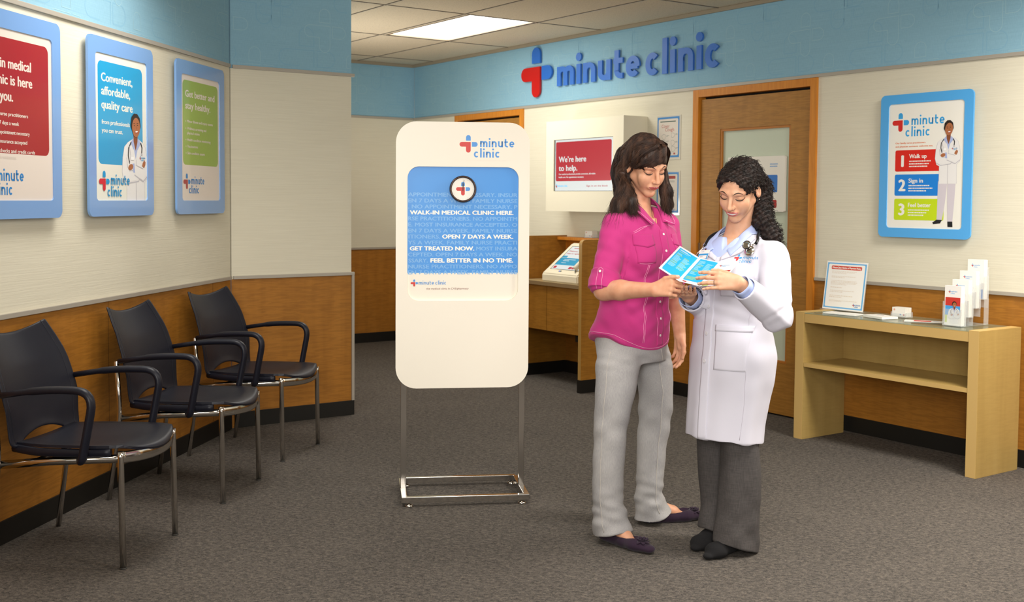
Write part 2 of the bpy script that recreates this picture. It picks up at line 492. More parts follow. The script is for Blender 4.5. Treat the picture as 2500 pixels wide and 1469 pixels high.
# ================================================================ ROOM
HB2 = math.radians(-34.6925); HA = math.radians(8.8921)
_X = {'B2': (-math.sin(HB2), -math.cos(HB2)), 'A': (math.sin(HA), math.cos(HA)),
      'B1': (math.cos(HB2), -math.sin(HB2)), 'A2': (math.cos(HB2), -math.sin(HB2))}
_D = {'B2': 5.69201, 'A': 2.73653, 'B1': 9.90962, 'A2': 6.63690}
def WM(w, t, off=0.0, z=0.0, yaw=0.0):
    """frame on a wall: x to the viewer's right along it, y into it, z up"""
    x = Vector((_X[w][0], _X[w][1], 0)); y = Vector((-x.y, x.x, 0)); d = _D[w]
    p = x*t + y*(d-off) + Vector((0, 0, z))
    M = Matrix((x, y, Vector((0, 0, 1)))).transposed().to_4x4(); M.translation = p
    return M @ Matrix.Rotation(yaw, 4, 'Z')
ZB, ZR0, ZR1, ZT0, ZT1, ZC = 0.0963, 0.9188, 0.9393, 2.2030, 2.2238, 2.7525

def wallpaper(name, color, dark):
    m = mat(name, color, 0.75)
    v = tex_coord(m, (3, 3, 150))
    n = noise(m, v, 1.0, 3, 0.6, 0.4)
    base(m, mixc(m, 0.5, color, ramp(m, n, [(0.3, dark), (0.7, color)])))
    bump(m, n, 0.35, 0.002)
    return m
CREAM = wallpaper('cream_wallpaper', '#e4dec9', '#d4cdb7')
def linen_blue(name, color, dark):
    m = mat(name, color, 0.7)
    n = noise(m, tex_coord(m, (260, 260, 40)), 1.0, 2)
    n2 = noise(m, tex_coord(m, (3, 3, 260)), 1.0, 2)
    base(m, mixc(m, 0.5, ramp(m, n, [(0.3, dark), (0.7, color)]), ramp(m, n2, [(0.3, dark), (0.7, color)])))
    return m
BLUE = linen_blue('blue_wallpaper', '#93bfd3', '#84b0c6')
BLUE_L = mat('blue_wallpaper_light_line', '#9ac1d0', 0.7); BLUE_D = mat('blue_wallpaper_dark_line', '#84b3cc', 0.7)
WOOD = figured_wood('wainscot_wood', '#93601f', '#ab7128', '#ba8034', 0.45)
DOORW = figured_wood('door_wood', '#946628', '#ab7832', '#bb883e', 0.45)
FRAMEW = mat('door_frame_wood', '#d08428', 0.4)
_n = noise(FRAMEW, tex_coord(FRAMEW, (8, 8, 1)), 6, 3); base(FRAMEW, ramp(FRAMEW, _n, [(0.3, '#c87a22'), (0.7, '#d88c2e')]))
ALU = mat('brushed_trim', '#b5aea2', 0.45, 0.25)
RUBBER = mat('black_rubber_base', '#15130f', 0.5)
BLACK = mat('black_gap', '#0a0806', 0.8)
CHROME = mat('chrome', '#d8d4ce', 0.12, 1.0)
STEEL = mat('satin_steel', '#a9a49c', 0.3, 1.0)

# floor
CARPET = mat('carpet_heather', '#6e675f', 0.95, spec=0.1)
v = tex_coord(CARPET, (1, 1, 1), (0, 0, 0.5))
a_ = noise(CARPET, tex_coord(CARPET, (1.0, 1.5, 1), (0, 0, 0.6)), 42, 5, 0.8, 0.4)
b_ = noise(CARPET, v, 115, 4, 0.8, 1.2)
c_ = noise(CARPET, v, 2.2, 2)
col = mixc(CARPET, 0.55, ramp(CARPET, a_, [(0.40, '#232223'), (0.49, '#55524f'), (0.60, '#877d73')]), ramp(CARPET, b_, [(0.36, '#1e2025'), (0.5, '#585450'), (0.64, '#8c8173')]))
base(CARPET, mixc(CARPET, 0.25, col, ramp(CARPET, c_, [(0.3, '#4d4843'), (0.7, '#625b54')])))
bump(CARPET, b_, 0.6, 0.004)
bm = NB(); box(bm, -6, 9, -4, 15, -0.05, 0); tag(from_bm('floor', bm, CARPET), kind='structure')

# ceiling with lay-in tiles; grid runs along the right wall
TILE = mat('ceiling_tile', '#d2c4aa', 0.95)
v = tex_coord(TILE)
n1 = noise(TILE, v, 90, 4, 0.8); n2 = noise(TILE, v, 22, 2)
base(TILE, mixc(TILE, 0.75, mixc(TILE, 0.4, '#d2c4aa', ramp(TILE, n2, [(0.3, '#c6b89e'), (0.7, '#dccfb6')])), ramp(TILE, n1, [(0.36, '#8f8272'), (0.44, '#d2c4aa')])))
bump(TILE, n1, 0.4, 0.002)
GRID = mat('ceiling_grid', '#bdb19c', 0.5)
bm = NB()
# in the right wall's frame: x = -s, y from 0 (wall) to -off
LX0, LX1, LO0, LO1 = -8.23, -6.95, 0.625, 1.235      # the light's cell
def ceil_cell(x0, x1, o0, o1): 
    for f in box(bm, x0, x1, -o1, -o0, 0, 0.03, 0): pass
for (x0, x1, o0, o1) in ((-16, LX0, -6, 12), (LX1, 6, -6, 12), (LX0, LX1, -6, LO0), (LX0, LX1, LO1, 12)):
    ceil_cell(x0, x1, o0, o1)
g = 0.006
for k in range(-1, 18):
    o = LO0 + (k)*0.648
    if o < 0: continue
    box(bm, -16, 6, -o-g, -o+g, -0.004, 0.002, 1)
    box(bm, -16, 6, -o-g-0.0035, -o-g, -0.0035, 0.001, 2)
for k in range(-6, 12):
    x = LX1 + k*1.28
    box(bm, x-g, x+g, -12, 0.0, -0.004, 0.002, 1)
    box(bm, x+g, x+g+0.0035, -12, 0.0, -0.0035, 0.001, 2)
tag(from_bm('ceiling', bm, [TILE, GRID, mat('grid_gap', '#544b40', .8)], None, WM('B2', 0, 0, ZC)), kind='structure')

t = empty('ceiling_light', WM('B2', (LX0+LX1)/2, (LO0+LO1)/2, ZC), 'bright white rectangular troffer light set in the ceiling tiles', 'ceiling light')
hw, hd = (LX1-LX0)/2-0.012, (LO1-LO0)/2-0.012
bm = NB()
for a in ((-hw, hw, -hd, -hd+0.012), (-hw, hw, hd-0.012, hd), (-hw, -hw+0.012, -hd, hd), (hw-0.012, hw, -hd, hd)): box(bm, *a, 0.0, 0.05)
from_bm('frame', bm, mat('light_frame', '#8d7b66', 0.5), t)
bm = NB(); box(bm, -hw+0.012, hw-0.012, -hd+0.012, hd-0.012, 0.012, 0.03)
from_bm('diffuser', bm, mat('light_diffuser', '#ffffff', 0.5, emis='#fffdf6', estr=5.0), t)

def pattern(bm, x0, x1, start):
    """faint overlapping outlines of the clinic's cross on the blue band"""
    x = start
    def run_(Q, mi, w):
        run = []
        def flush():
            if len(run) > 1: stroke(bm, run, w, -0.0006 if mi == 2 else -0.0003, None, mi)
            run.clear()
        for q in Q:
            if ZT1+0.004 < q[1] < ZC-0.03 and x0+.01 < q[0] < x1-.01: run.append(q)
            else: flush()
        flush()
    def dense(P):
        out = []
        for a, b in zip(P, P[1:]+P[:1]):
            n = max(1, int(math.hypot(b[0]-a[0], b[1]-a[1])/0.02))
            out += [(a[0]+(b[0]-a[0])*i/n, a[1]+(b[1]-a[1])*i/n) for i in range(n)]
        return out+[out[0]]
    while x < x1+.5:
        for a, px, z_, mi, w in ((0.075, 0.0, 2.475, 2, .005), (0.100, -0.125, 2.30, 3, .006), (0.100, 0.25, 2.66, 3, .006), (0.060, 0.33, 2.575, 3, .004), (0.075, 0.19, 2.20, 2, .004)):
            for key, P in emblem(a): run_([(x+px+p, z_+q) for p, q in dense(P)], mi, w)
        x += 0.66
def make_wall(name, w, t0, t1, pt0, thick=0.12, pat=True, seams=None):
    """wainscot, cream and blue paper on one wall; origin at t=0 of the wall frame"""
    bm = NB()
    box(bm, t0, t1, 0, thick, 0, ZR0, 1)
    box(bm, t0, t1, 0, thick, ZR0, ZT0, 0)
    box(bm, t0, t1, 0, thick, ZT0, ZC+0.1, 4)
    if pat: pattern(bm, t0, t1, pt0)
    for s in (seams or []): box(bm, s-0.0012, s+0.0012, -0.0006, 0, ZB, ZR0, 5)
    return tag(from_bm(name, bm, [CREAM, WOOD, BLUE_L, BLUE_D, BLUE, mat('seam', '#5a3a12', .7)], None, WM(w, 0)), kind='structure')
make_wall('wall_left', 'A', -1.5, 6.53, 3.86, seams=[5.05, 3.83, 6.27])
make_wall('wall_middle', 'A2', 2.535, 3.348, 2.50)
make_wall('wall_back', 'B1', 2.2, 5.70, 3.7)
bm = NB()    # end of the middle partition turning back
box(bm, 3.348, 3.36, 0, 0.0, 0, ZC)
bm.free()
# right wall is built around its two doors
D1 = (-5.890, -4.806); D2 = (-9.095, -8.008); DH = 2.186
bm = NB(); W0, W1 = -9.893, 1.2
for a, b in ((W0, D2[0]), (D2[1], D1[0]), (D1[1], W1)):
    box(bm, a, b, 0, 0.12, 0, ZR0, 1); box(bm, a, b, 0, 0.12, ZR0, ZT0, 0)
for d in (D1, D2): box(bm, d[0], d[1], 0, 0.12, DH, ZT0, 0)
box(bm, W0, W1, 0, 0.12, ZT0, ZC+0.1, 4)
pattern(bm, W0+.02, W1, -10.186)
tag(from_bm('wall_right', bm, [CREAM, WOOD, BLUE_L, BLUE_D, BLUE], None, WM('B2', 0)), kind='structure')

# trims, rails, bases
TR = [0]
def trim(w, a, b, z0, z1, d=0.014, m=ALU, name=None, x=None):
    bm = NB(); box(bm, a, b, -d, 0, z0, z1, 0, 0.002)
    TR[0] += 1
    o = from_bm(name or 'trim_%d' % TR[0], bm, m, None, WM(w, 0)); tag(o, kind='structure'); return o
trim('A', -1.5, 6.522, ZT0, ZT1); trim('A', -1.5, 6.522, ZR0, ZR1)
trim('A2', 2.545, 3.366, ZT0, ZT1); trim('A2', 2.545, 3.366, ZR0, ZR1)
trim('A2', 3.348, 3.366, ZB, ZR0, 0.012)
trim('B1', 2.2, 5.69, ZT0, ZT1); trim('B1', 2.2, 5.69, ZR0, ZR1)
trim('B2', W0+0.01, W1, ZT0, ZT1)
for a, b in ((W0+0.01, D2[0]-0.02), (D1[1]+0.02, W1)): trim('B2', a, b, ZR0, ZR1)
for w, a, b, nm in (('A', -1.5, 6.52, 'baseboard_left'), ('A2', 2.55, 3.366, 'baseboard_middle'), ('B1', 2.2, 5.69, 'baseboard_back'), ('B2', D1[1]+0.02, W1, 'baseboard_right'), ('B2', W0+0.01, D2[0]-0.02, 'baseboard_far_right'), ('B2', -7.36, D1[0]-0.02, 'baseboard_between_doors')):
    trim(w, a, b, 0, ZB, 0.009, RUBBER, nm)
# wall angle under the ceiling
CANG = mat('ceiling_angle', '#9b907c', 0.5)
for w, a, b in (('B1', 2.2, 5.68), ('B2', W0+0.01, W1)): trim(w, a, b, ZC-0.028, ZC-0.001, 0.02, CANG)
# return of the middle partition, running back out of sight
bm = NB(); box(bm, 3.28, 3.348, 0.0, 2.6, 0, ZR0, 1); box(bm, 3.28, 3.348, 0, 2.6, ZR0, ZT0, 0); box(bm, 3.28, 3.348, 0, 2.6, ZT0, ZC+0.1, 2)
tag(from_bm('wall_corridor', bm, [CREAM, WOOD, BLUE], None, WM('A2', 0, -0.121)), kind='structure')

# ---------------------------------------------------------------- doors
def make_door(n, d, glazed):
    w = d[1]-d[0]; xc = (d[0]+d[1])/2
    root = bpy.data.objects.new('door_%d' % n, None); root.empty_display_size = 0.05; root.matrix_world = WM('B2', xc); link(root); tag(root, kind='structure')
    h = w/2
    bm = NB()
    fw = 0.054
    for x0, x1, z0, z1 in ((-h-0.014, -h+fw-0.014, 0, DH+0.016), (h-fw+0.014, h+0.014, 0, DH+0.016), (-h+fw-0.014, h-fw+0.014, DH-fw+0.018, DH+0.016)):
        box(bm, x0, x1, -0.016, 0.11, z0, z1, 0, 0.003)
    from_bm('door_frame', bm, FRAMEW, root)
    lw = h-fw+0.006; top = DH-fw+0.006
    bm = NB(); box(bm, -lw+0.0, lw, 0.05, 0.11, 0.0, top+0.03, 0)
    from_bm('door_rebate', bm, BLACK, root)
    y0, y1 = 0.006, 0.048
    leaf = NB()
    if glazed:
        gx0, gx1, gz0, gz1 = -5.652-xc, -5.018-xc, 0.352, 1.917
        for a in ((-lw+0.004, gx0, 0.012, top-0.006), (gx1, lw-0.004, 0.012, top-0.006), (gx0, gx1, 0.012, gz0), (gx0, gx1, gz1, top-0.006)):
            box(leaf, a[0], a[1], y0, y1, a[2], a[3])
    else: box(leaf, -lw+0.004, lw-0.004, y0, y1, 0.012, top-0.006)
    lf = from_bm('door_leaf', leaf, DOORW, root)
    if glazed:
        bm = NB(); b = 0.016
        for a in ((gx0, gx0+b, gz0, gz1), (gx1-b, gx1, gz0, gz1), (gx0+b, gx1-b, gz0, gz0+b), (gx0+b, gx1-b, gz1-b, gz1)): box(bm, a[0], a[1], y0+0.004, y0+0.02, a[2], a[3], 0, 0.003)
        from_bm('glazing_bead', bm, mat('bead_wood', '#b3712c', .4), lf)
        bm = NB(); box(bm, gx0+0.01, gx1-0.01, y0+0.02, y0+0.03, gz0+0.01, gz1-0.01)
        from_bm('frosted_glass', bm, mat('frosted_glass', '#c4cdb8', 0.35, coat=0.3), lf)
    bm = NB()   # lever handle on the left stile
    hx = -lw+0.055; hz = 1.0
    box(bm, -lw-0.004, -lw+0.010, y0-0.006, y0+0.004, hz-0.06, hz+0.12, 0, 0.001)
    lathe(bm, [(0.0, -0.012), (0.031, -0.012), (0.034, -0.006), (0.034, 0.0)], (hx+0.02, y0, hz+0.03))
    tube(bm, [(hx+0.02, y0-0.01, hz+0.03), (hx+0.02, y0-0.055, hz+0.03), (hx+0.035, y0-0.062, hz+0.03), (hx+0.12, y0-0.06, hz+0.03)], 0.0095, 10)
    lathe(bm, [(0.0, -0.05), (0.019, -0.046), (0.024, -0.03), (0.012, -0.02), (0.012, 0.0)], (hx-0.028+0.02, y0, hz+0.0))
    from_bm('handle', bm, STEEL, lf)
    return root
make_door(1, D1, True); make_door(2, D2, False)

# white sign board hung inside the glazed door
C_BLUE = mat('ink_blue', '#3d8fd8', 0.45); C_RED = mat('ink_red', '#d22b26', 0.45)
C_WHITE = mat('paper_white', '#f4f1ea', 0.5); C_CREAMP = mat('paper_cream', '#ece2d6', 0.5)
t = empty('sign_board', WM('B2', -5.315, -0.004, 1.35), 'white plastic pocket board with blue and red cards on the frosted glass door', 'sign')
S = Sheet(0.512, 0.368, 0.01, mat('board_white', '#ebe6da', 0.4), 0.02)
S.rect(0.36, 0.125, 0.092, 0.115, mat('card_blue', '#2c73c4', .4), 0.008)
S.rect(0.36, 0.29, 0.088, 0.052, mat('card_red', '#b3201c', .4), 0.008)
S.rect(0.03, 0.125, 0.09, 0.115, mat('card_blue', '#2c73c4', .4), 0.008)
S.greek(0.385, 0.05, 0.085, 0.03, 2, mat('ink_pale_blue', '#7ba7d6', .5), 3)
S.done('board', t, Matrix.Translation((0, -0.002, 0.184)))
bm = NB(); box(bm, -0.256, 0.256, -0.022, 0.0, 0.0, 0.36)
bmesh.ops.bevel(bm, geom=list(bm.edges), offset=0.004, segments=2, affect='EDGES')
bm.free()

# ---------------------------------------------------------------- large wall sign
t = empty('wall_sign', WM('B2', -6.85, 0.0, 2.483), 'raised blue and red minute clinic letters with cross emblem on the blue wall band', 'sign')
SB = mat('sign_blue', '#2b6cc9', 0.35); SB2 = mat('sign_blue_letter', '#3c74cc', 0.35); SR = mat('sign_red', '#c4150f', 0.35)
for i, (k, P) in enumerate(emblem(0.1155)):
    bm = NB(); prism(bm, [(-7.798+6.85+p, q) for p, q in P], -0.024, -0.006)
    o = from_bm('emblem_arm', bm, SR if k == 'r' else SB, t)
    o['label'] = ['red elbow arm of the emblem', 'blue upper arm of the emblem', 'blue right arm of the emblem'][i]
def sign_word(word, x0, x1, z0, xh, wk=0.27):
    G, W = logo_word(word, wk, 0.17); kx = (x1-x0)/W
    for ch, st, dots in G:
        bm = NB(); f = lambda p, q: (x0+p*kx, z0+q*xh)
        for i, p in enumerate(st): stroke(bm, p, wk, -0.022-0.0004*i, -0.006, 0, f)
        for dx, dz, r in dots:
            prism(bm, [f(dx+r*1.05*math.cos(a), dz+r*1.05*math.sin(a)*kx/xh) for a in [2*PI*i/20 for i in range(20)]], -0.022, -0.006)
        bmesh.ops.recalc_face_normals(bm, faces=bm.faces)
        from_bm('letter', bm, SB2, t)
sign_word('minute', -7.503+6.85, -6.475+6.85, 2.354-2.483, 0.158, .26)
sign_word('clinic', -6.409+6.85, -5.636+6.85, 2.345-2.483, 0.168, .26)

# ---------------------------------------------------------------- framed posters
FR_L = mat('frame_blue_acrylic', '#7ba6de', 0.25, coat=0.6)
FR_R = mat('frame_sky_acrylic', '#55aef0', 0.25, coat=0.6)
GLOSS = mat('edge_acrylic', '#5e8fcb', 0.2, coat=0.5)
def poster_frame(label, M, w, h, m, rad=0.035, border=0.065, bz=0.075):
    t = empty('poster', M, label, 'poster')
    bm = NB()
    ring_plate(bm, rrect(w, h, rad, 8), rrect(w-2*border, h-2*bz, 0.02, 8), -0.036, -0.024)
    bmesh.ops.recalc_face_normals(bm, faces=bm.faces)
    from_bm('frame', bm, m, t)
    bm = NB()
    for sx in (-1, 1):
        for sz in (-1, 1): box(bm, sx*w*0.36-0.02, sx*w*0.36+0.02, -0.028, -0.001, sz*h*0.4-0.02, sz*h*0.4+0.02)
    box(bm, -w*.3, w*.3, -0.027, -0.024, -h*.38, h*.38)
    from_bm('mount', bm, mat('mount_dark', '#3b4a5c', .5), t)
    return t
INK_CY = mat('poster_cyan', '#069fd6', 0.35, coat=0.4); INK_RD = mat('poster_red', '#a51a20', 0.35, coat=0.5); INK_GR = mat('poster_green', '#93b332', 0.35, coat=0.5)
PAP1 = mat('poster_paper', '#e9ddd2', 0.4, coat=0.5); PAP2 = mat('poster_paper_white', '#eeeee2', 0.4, coat=0.4)
LB = mat('logo_blue', '#2f86cc', 0.4); LR = mat('logo_red', '#c33038', 0.4); LC = mat('logo_cyan', '#0f97d4', 0.4)
PH = 0.838; PZ = 1.745; OFFP = 0.0
# 1: red poster, cut by the left edge of view
pw = 0.645
t = poster_frame('red poster headed medical clinic is here, leftmost, cut off by the photo edge', WM('A', 4.597-pw/2, 0, PZ), pw, PH, FR_L)
S = Sheet(pw-0.11, PH-0.14, 0.02, PAP1)
W, H = S.w, S.h
S.rect(0.035, 0.04, W-0.07, H-0.235, INK_RD, 0.03)
tw = PAP1
S.text('A walk-in medical', W-0.165, 0.160, 0.042, tw, width=0.385, align='r')
S.text('clinic is here', W-0.158, 0.226, 0.042, tw, width=0.285, align='r')
S.text('for you.', W-0.296, 0.292, 0.042, tw, width=0.165, align='r')
for i, (l, x1, z) in enumerate((('Family nurse practitioners', .191, .352), ('Open 7 days a week', .256, .388), ('No appointment necessary', .181, .425), ('Most insurance accepted', .20, .462), ('Cash, checks and credit cards', .144, .500), ('are welcome.', .277, .525))):
    S.text(l, W-x1, z, 0.0155, tw, width=0.0108*len(l), align='r')
S.logo(0.005+0.05, 0.60, 0.026, LB, LR)
S.done('print', t, Matrix.Translation((0, -0.031, 0)))
# 2: cyan poster
pw = 0.636
t = poster_frame('blue framed poster reading Convenient affordable quality care, with smiling person in white coat', WM('A', 5.145, 0, PZ), pw, PH, FR_L)
S = Sheet(pw-0.115, PH-0.14, 0.02, PAP2); W, H = S.w, S.h
S.rect(0.035, 0.04, W-0.085, 0.482, INK_CY, 0.03)
S.text('Convenient,', 0.068, 0.133, 0.041, PAP2, width=0.30)
S.text('affordable,', 0.068, 0.196, 0.041, PAP2, width=0.275)
S.text('quality care', 0.068, 0.260, 0.041, PAP2, width=0.30)
S.text('from professionals', 0.068, 0.333, 0.021, PAP2, width=0.27)
S.text('you can trust.', 0.068, 0.372, 0.021, PAP2, width=0.20)
S.figure(W-0.130, 0.262, 0.436, 0.235)
S.logo(0.082, 0.603, 0.026, LC, mat('logo_red_bright', '#d51d35', .4), xs=0.98)
S.done('print', t, Matrix.Translation((0, -0.031, 0)))
# 3: green poster
pw = 0.636
t = poster_frame('green poster reading Get better and stay healthy, rightmost of the three on the left wall', WM('A', 6.05, 0, PZ), pw, PH, FR_L)
S = Sheet(pw-0.10, PH-0.14, 0.02, PAP1); W, H = S.w, S.h
S.rect(0.035, 0.035, W-0.07, 0.462, INK_GR, 0.03)
S.text('Get better and', 0.07, 0.125, 0.038, tw, width=0.385)
S.text('stay healthy.', 0.07, 0.190, 0.038, tw, width=0.325)
for l, z, b in (('Minor illness and injury exams', .265, 1), ('Wellness screening and', .304, 1), ('physical exams', .329, 0), ('Health condition monitoring', .366, 1), ('Vaccinations', .402, 1), ('Skin condition exams', .439, 1)):
    if b: S.ell(0.073, z-0.006, 0.004, 0.004, tw, 8)
    S.text(l, 0.09, z, 0.015, tw, width=0.0113*len(l))
S.logo(0.080, 0.590, 0.0235, LB, mat('logo_red_dull', '#b04440', .4))
S.done('print', t, Matrix.Translation((0, -0.031, 0)))
# 4: steps poster on the right wall
pw, ph = 0.607, 0.833
t = poster_frame('sky blue framed poster with numbered steps 1 2 3, above the pale wooden table', WM('B2', -3.987, 0, 1.630), pw, ph, FR_R, 0.03, 0.055, 0.055)
S = Sheet(pw-0.10, ph-0.10, 0.02, mat('poster_bright', '#f7f4ea', 0.4, coat=.3)); W, H = S.w, S.h
S.logo(0.085, 0.115, 0.030, mat('logo_sky', '#3aa6e6', .4), mat('logo_scarlet', '#d8281e', .4))
S.text('Our family nurse practitioners', 0.055, 0.238, 0.010, mat('ink_orange', '#e2702a', .5), width=0.20)
S.text('and physician assistants welcome you.', 0.055, 0.258, 0.010, mat('ink_orange', '#e2702a', .5), width=0.25)
for i, (n, wd, m) in enumerate((('1', 'Walk up', mat('step_red', '#dc2414', .4)), ('2', 'Sign in', mat('step_blue', '#1b84e0', .4)), ('3', 'Feel better', mat('step_green', '#c8e01c', .4)))):
    z = 0.275+i*0.141
    S.rect(0.055, z, 0.33, 0.124, m, 0.010)
    S.text(n, 0.105, z+0.095, 0.068, C_WHITE, bold=0.03, align='c')
    S.text(wd, 0.15, z+0.048, 0.025, C_WHITE, bold=0.02, width=(0.115, 0.095, 0.15)[i])
    S.greek(0.15, z+0.062, 0.16, 0.045, 3, C_WHITE, 10+i)
S.figure(W-0.105, 0.115, 0.60, 0.165, True)
S.done('print', t, Matrix.Translation((0, -0.031, 0)))

# ---------------------------------------------------------------- paper notices in sleeves
SLEEVE = mat('clear_sleeve', '#d9d4c6', 0.15, coat=0.6)
def notice(label, xc, zc, w, h, fn):
    t = empty('notice', WM('B2', xc, 0, zc), label, 'sign')
    bm = NB(); box(bm, -w/2-0.008, w/2+0.014, -0.004, 0, -h/2-0.018, h/2+0.01); from_bm('sleeve', bm, SLEEVE, t)
    S = Sheet(w, h, 0.0, mat('notice_blue', '#4389c9', .4), 0.001)
    S.rect(0.012, 0.014, w-0.024, h-0.028, mat('notice_paper', '#ddd4c8', .45), 0.012)
    fn(S); S.done('print', t, Matrix.Translation((0, -0.005, 0)))
def n1(S):
    S.rect(0.03, 0.030, 0.165, 0.007, mat('dark_green_rule', '#3b5a4c', .5))
    m = mat('brick_red_ink', '#b4564b', .5)
    S.text('Cover', 0.045, 0.078, 0.026, m, width=0.085, bold=0.0)
    S.text('your', 0.10, 0.086, 0.008, mat('grey_ink', '#7d8a86', .5), bold=0.0)
    S.text('Cough', 0.082, 0.104, 0.026, m, width=0.095, bold=0.0)
    gl = mat('grey_ink', '#7d8a86', .5)
    R = random.Random(4)
    for cx, cz, r in ((.07, .145, .02), (.165, .135, .018), (.07, .185, .018), (.165, .19, .02), (.08, .235, .015), (.17, .235, .02)):
        P = [(cx+r*math.cos(a)*(1+.25*math.sin(3*a+cx*50)), cz+r*math.sin(a)) for a in [2*PI*i/14 for i in range(15)]]
        S.line(P, 0.0016, gl); S.greek(cx+.028, cz-.01, .03, .012, 2, gl, int(cx*1000))
    S.rect(0.175, 0.262, 0.018, 0.013, mat('brick_red_ink', '#b4564b', .5), .003); S.greek(.125, .262, .04, .013, 2, mat('ink_pale_blue', '#7ba7d6', .5), 3)
notice('notice reading Cover your Cough in red, upper of the two beside the glazed door', -6.168, 1.882, 0.232, 0.295, n1)
def n2(S):
    S.rect(0.03, 0.026, 0.17, 0.022, mat('brick_red', '#a63e36', .5), .004); S.greek(.045, .031, .14, .012, 1, C_CREAMP, 9, .9)
    g_ = mat('grey_ink', '#7d8a86', .5)
    for i, (z, hh, n) in enumerate(((.062, .022, 3), (.10, .016, 2), (.13, .03, 4), (.172, .016, 2), (.2, .014, 2), (.23, .014, 2))): S.greek(.035, z, .16, hh, n, g_, 20+i)
    S.logo(.155, .275, .005, LB, LR)
notice('printed notice with red heading bar, lower of the two beside the glazed door', -6.168, 1.478, 0.232, 0.295, n2)

# ---------------------------------------------------------------- wall display cabinet
SHELL = mat('cabinet_shell', '#e9e2cb', 0.5)
d = 0.235; cx = -(7.355+6.40)/2; cw = 7.355-6.40; z0, z1 = 1.328, 2.045
t = empty('display_cabinet', WM('B2', cx, 0, z0), 'cream wall cabinet holding a screen that reads We are here to help', 'display')
hh = z1-z0
sx0, sx1 = -7.255-cx, -6.520-cx; sz0, sz1 = 1.487-z0, 1.895-z0
bm = NB()
for a in ((-cw/2, sx0, 0, hh), (sx1, cw/2, 0, hh), (sx0, sx1, 0, sz0), (sx0, sx1, sz1, hh)): box(bm, a[0], a[1], -d, 0, a[2], a[3])
box(bm, sx0, sx1, -d+0.03, 0, sz0, sz1)
bmesh.ops.remove_doubles(bm, verts=bm.verts, dist=1e-5)
from_bm('housing', bm, SHELL, t)
SW, SH = sx1-sx0, sz1-sz0
bm = NB(); box(bm, sx0, sx1, -d+0.012, -d+0.03, sz0, sz1); sc = from_bm('screen', bm, mat('screen_black', '#22302c', .3), t)
def glow(n, c, s=0.9): return mat(n, '#0c0c0c', 0.3, emis=c, estr=0.56)
G_W, G_R, G_C = glow('screen_white', '#eef2ee', .55), glow('screen_red', '#c5303c', .45), glow('screen_cyan', '#2ba3c9', .5)
S = Sheet(SW-0.018, SH-0.006, 0.0, G_W, 0.001); W, H = S.w, S.h
S.rect(0.008, 0.016, W-0.026, H-0.092, G_R, 0.014)
S.text('We\u2019re here', 0.048, 0.175, 0.046, G_W, width=0.345); S.text('to help.', 0.048, 0.244, 0.046, G_W, width=0.235)
S.text('Our medical professionals provide convenient, affordable', 0.048, 0.276, 0.0125, G_W, width=0.46)
S.text('health care. No appointment necessary.', 0.048, 0.300, 0.0125, G_W, width=0.32)
S.logo(0.022, H-0.038, 0.0085, mat('screen_logo_cyan', '#1e9ccc', .4, emis='#1e9ccc', estr=.5), G_R, False)
S.text('Sign in on the kiosk', 0.40, H-0.032, 0.013, G_R, width=0.26)
S.done('screen_image', sc, Matrix.Translation(((sx0+sx1)/2, -d+0.011, (sz0+sz1)/2)))

# ---------------------------------------------------------------- sign-in desk
t = empty('sign_in_desk', WM('B2', -6.93, 0, 0), 'brown veneer sign-in desk with side panels and worktop, below the wall display', 'desk')
DW = figured_wood('desk_wood', '#8a5c1e', '#a9742a', '#ba8435', 0.42)
def lx(s): return -s+6.93
bm = NB()
def side_prof(x0, x1, dep, bev=True):
    # profile in y-z with a rounded top front corner
    r = 0.035; P = [(0, ZB), (-dep, ZB), (-dep, 1.128-r)] + [(-dep+r-r*math.cos(a), 1.128-r+r*math.sin(a)) for a in [PI/2*i/6 for i in range(1, 7)]] + [(0, 1.128)]
    A = [bm.verts.new((x0, y, z)) for y, z in P]; B = [bm.verts.new((x1, y, z)) for y, z in P]
    bm.faces.new(A); bm.faces.new(B[::-1])
    for i in range(len(P)):
        j = (i+1) % len(P); bm.faces.new((A[i], B[i], B[j], A[j])).material_index = 1 if 1 <= i <= 8 else 0
side_prof(lx(6.497), lx(6.462), 0.565)
bmesh.ops.recalc_face_normals(bm, faces=bm.faces)
from_bm('side_panel', bm, [DW, mat('desk_edge', '#b08a4c', .4)], t)
bm = NB(); side_prof(lx(7.41), lx(7.375), 0.565); bmesh.ops.recalc_face_normals(bm, faces=bm.faces)
from_bm('side_panel', bm, [DW, mat('desk_edge', '#b08a4c', .4)], t)
bm = NB()
for a, b in ((6.497, 6.462), (7.41, 7.375)): box(bm, lx(a)-0.004, lx(b)+0.004, -0.569, -0.0, 0.0, ZB)
box(bm, lx(7.375)-0.0, lx(6.497), -0.02, -0.0105, 0, ZB)
from_bm('plinth', bm, RUBBER, t)
LAM = mat('desk_laminate', '#bda678', 0.35); 
_n = noise(LAM, tex_coord(LAM), 300, 2); base(LAM, ramp(LAM, _n, [(0.3, '#a38f66'), (0.7, '#bda678')]))
bm = NB(); box(bm, lx(7.374), lx(6.498), -0.465, -0.001, 0.752, 0.782, 0, 0.003); box(bm, lx(7.374), lx(6.498), -0.468, -0.4655, 0.752, 0.781, 1)
from_bm('worktop', bm, [LAM, mat('worktop_edge', '#8d7553', .4)], t)
for a, b in ((7.374, 7.048), (7.044, 6.498)):
    bm = NB(); box(bm, lx(a)+0.001, lx(b)-0.001, -0.447, -0.43, 0.40, 0.751, 0, 0.001); from_bm('drawer_front', bm, DW, t)
bm = NB(); box(bm, lx(7.374), lx(6.498), -0.10, -0.0, 1.093, 1.118, 0, 0.002); box(bm, lx(7.374), lx(6.498), -0.014, -0.0, 0.783, 1.092)
from_bm('ledge', bm, FRAMEW, t)
